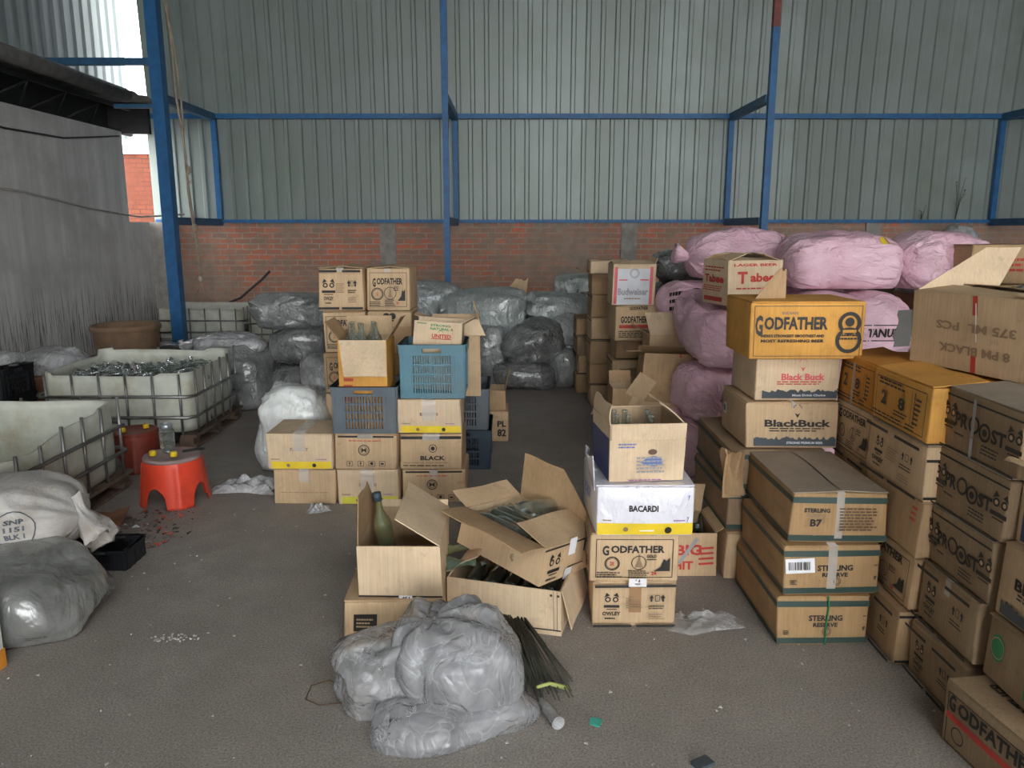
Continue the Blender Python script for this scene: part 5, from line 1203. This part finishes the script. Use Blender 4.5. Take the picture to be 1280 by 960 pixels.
mb = MB(); mb.tube([(-1.97, 4.47, .297), (-1.90, 4.51, .30)], .008, 6); mb.box((-1.91, 4.50, .295), (-1.86, 4.545, .299)); tag(mb.build('small_knife', 'dark_steel'), 'small dark blade lying on the right of the red stool', 'knife')

# ------------------------------------------------------------------ left foreground
s1 = sack('grey white woven sack with oval stamp, mouth gathered, by the nearest tank', -2.30, 3.24, .22, .80, .225, .72, 21, rad(4), mat='jute', knots=(), group=None,
          prints=(([('o', 0, .5, .45, .03, 'ink_slate'), ('t', 'SNP', -.02, .68, .5, .12, 'ink_slate', .1), ('t', '1151', 0, .50, .5, .12, 'ink_slate', .1), ('t', 'BLK 1', .02, .32, .5, .12, 'ink_slate', .1)], .13, .17, (.22, -.2, .15), (1, 0, .05), (-.05, .35, 1)),))
ruffle(s1, (.40, -.02, .16), (.75, -.45, -.75), .17, .05, 'jute', 4, 'gathered_mouth')
tb_('large dark clear plastic bag of bottles on the floor at the left edge', -2.16, 2.98, 0, 1.02, .56, .37, 'bag_smooth', 41, box=.75, fold=.08, crease=.015)
crate('upside down black crate between the left bag and the nearest tank', (-2.10, -1.84), 3.46, .2, 0, .10, 'plastic_black', cols=9)
t = thing('painted_board', 'white painted board with a flaking orange edge standing at the far left edge', 'board', (-2.06, 2.62, 0))
mb = MB(); mb.box((-.18, -.022, .012), (.165, .022, .29)); mb.build('panel', 'white_paint', t)
mb = MB(); mb.box((.1655, -.0225, .0), (.171, .0225, .07)); mb.box((-.18, -.0225, 0), (.1655, .0225, .011)); mb.build('edge', 'orange_paint', t)
t = thing('rusty_sheet', 'bent rusty metal sheet on the floor left of the red stool', 'scrap', (-2.22, 4.0, .0))
build_flap(t, 'sheet', Vector((0, -.17, .02)), Vector((1, .35, 0)), Vector((-.2, 1, .12)), Vector((0, 0, 1)), .26, .30, 'rust', wave=.015, jag=.02)
def shards(label, name, cx, cy, rx, ry, n, mat, seed, s0=.008, s1=.03, kind='stuff', cat='litter'):
    r = random.Random(seed); mb = MB()
    for i in range(n):
        a = r.random()*6.28; q = math.sqrt(r.random()); x, y = cx+rx*q*math.cos(a), cy+ry*q*math.sin(a); s = r.uniform(s0, s1); b = r.random()*6.28
        p = [Vector((x+s*math.cos(b+k*2.1)*r.uniform(.4, 1), y+s*math.sin(b+k*2.1)*r.uniform(.4, 1), .001+r.random()*s*.5)) for k in range(3)]
        mb.add(p+[v+Vector((0, 0, .003)) for v in p], [(0, 2, 1), (3, 4, 5), (0, 1, 4, 3), (1, 2, 5, 4), (2, 0, 3, 5)])
    return tag(mb.build(name, mat), label, cat, kind=kind)
shards('broken glass splinters scattered on the floor left of the red stool', 'glass_shards', -2.03, 3.92, .26, .34, 130, 'glass_clear', 1)
shards('dark litter around the foot of the red stool', 'dark_litter', -1.98, 3.95, .25, .35, 60, 'cable', 2, .006, .022)
shards('pale crumbs scattered over the whole concrete floor', 'floor_litter', -.2, 3.2, 2.0, 1.6, 190, 'litter', 3, .003, .010)
shards('cluster of silvery crumbs on the open floor at left', 'silver_crumbs', -1.34, 2.83, .10, .035, 45, 'litter', 5, .003, .009)
def floor_film(label, cx, cy, rx, ry, hh, seed, mat, rz=0):
    mb = MB(); n = 30; vs = []; of = Vector((seed*3.3, 0, 0))
    for j in range(n+1):
        for i in range(n+1):
            x, y = (i/n-.5)*2, (j/n-.5)*2; e = max(abs(x), abs(y))
            k = 1+.35*noise.noise(Vector((x*1.3, y*1.3, 0))+of)
            z = hh*max(0, (1-e**3))*(.5+abs(noise.noise(Vector((x*2.2, y*2.2, 1))+of))*1.6)+.002
            vs.append((x*rx*k, y*ry*k, z))
    mb.add(vs, [(j*(n+1)+i, j*(n+1)+i+1, (j+1)*(n+1)+i+1, (j+1)*(n+1)+i) for j in range(n) for i in range(n)], 0, True)
    o = mb.build('plastic_film', mat); o.location = (cx, cy, 0); o.rotation_euler = (0, 0, rz); return tag(o, label, 'plastic')
floor_film('white plastic wrapper lying flat on the floor right of the red stool', -1.66, 4.66, .19, .11, .07, 3, 'bag_pale')
floor_film('scrap of clear tape on the floor in front of the leftmost bottom carton', -1.12, 4.26, .07, .035, .03, 9, 'bag_pale', .4)
floor_film('transparent plastic film on the floor right of the middle front stack', .79, 2.95, .15, .07, .035, 7, 'film_floor', .2)

# ------------------------------------------------------------------ front centre: clear bag, broom, small things
fb = thing('plastic_bag', 'big crumpled transparent plastic bag on the floor at front centre', 'bag', (-.25, 2.46, 0))
blob_mesh('film', .40, .38, .345, 52, 'bag_clear', fb, (.04, .03, 0), 0, 6, .85, .17, .12, .035, (-.2, -.4, .9), 9, .09)
blob_mesh('film', .50, .40, .26, 75, 'bag_clear', fb, (-.15, .0, 0), .3, 6, .8, .18, .12, .035, (.5, -.1, .9), 9, .09)
blob_mesh('film', .46, .32, .16, 57, 'bag_clear', fb, (.06, -.10, 0), .25, 6, .75, .15, .12, .03, (1, .2, .2), 8, .06)
blob_mesh('crumpled_liner', .34, .24, .18, 61, 'bag_clear', fb, (-.06, .0, .02), .5, 5, .8, .2, .2)
t = thing('grass_broom', 'dark grass broom lying behind the big transparent bag', 'broom', (.045, 2.62, 0)); mb = MB(); r = random.Random(8)
for i in range(70):
    a, b = r.uniform(-1, 1), r.uniform(0, 1); s = Vector((-.05+a*.035, .34, .02+b*.05)); e = Vector((.06+a*.09, -.16+r.uniform(-.06, .05), .006+b*.03))
    e += Vector((r.gauss(0, .02), r.gauss(0, .03), 0)); mb.tube([s, s.lerp(e, .5)+Vector((r.gauss(0, .006), 0, .012)), e], .0025, 4)
mb.build('bristles', 'bristle', t)
mb = MB(); mb.tube([(-.085, .50, .045), (-.05, .32, .045)], .02, 10); mb.build('handle', 'bristle', t)
mb = MB(); mb.tube([(.085, 2.42, .05), (.13, 2.45, .045), (.195, 2.475, .012)], [.006, .007, .010], 8); tag(mb.build('straw_stick', 'straw'), 'yellow green stick poking out from the big transparent bag', 'stick')
t = thing('glass_vial', 'small empty clear bottle lying at the right of the big transparent bag', 'bottle', (.105, 2.375, .022), 0); t.rotation_euler = (0, rad(90), rad(-68))
mb = MB(); mb.lathe([(.012, -.005), (.013, .0), (.018, .03), (.021, .05), (.021, .115), (.023, .12), (.0225, .125), (.019, .125), (.018, .06)], 16, 0, None, False); mb.build('body', 'bag_pale', t)
mb = MB(); mb.add([(-.022, -.01, .006), (.008, -.022, .004), (.024, .006, .009), (.004, .026, .006), (-.018, .016, .012)], [(0, 1, 2, 3, 4)]); o = mb.build('plastic_chip', 'teal_chip'); o.location = (.277, 2.29, 0); md = o.modifiers.new('t', 'SOLIDIFY'); md.thickness = .003
tag(o, 'small green plastic chip on the bare floor right of the little bottle', 'chip')
mb = MB(); mb.tube([(-.60, 2.50, .004), (-.66, 2.53, .006), (-.715, 2.50, .005), (-.715, 2.42, .004), (-.66, 2.385, .004), (-.58, 2.40, .004)], .0025, 5); tag(mb.build('wire', 'ink_brown'), 'thin rusty wire loop left of the big transparent bag', 'wire')
mb = MB(); mb.box((-.03, -.02, 0), (.03, .02, .012)); o = mb.build('blue_chip', 'ink_slate'); o.location = (.58, 2.09, 0); o.rotation_euler = (0, 0, .5); tag(o, 'small blue grey chip on the floor at the bottom edge', 'chip')
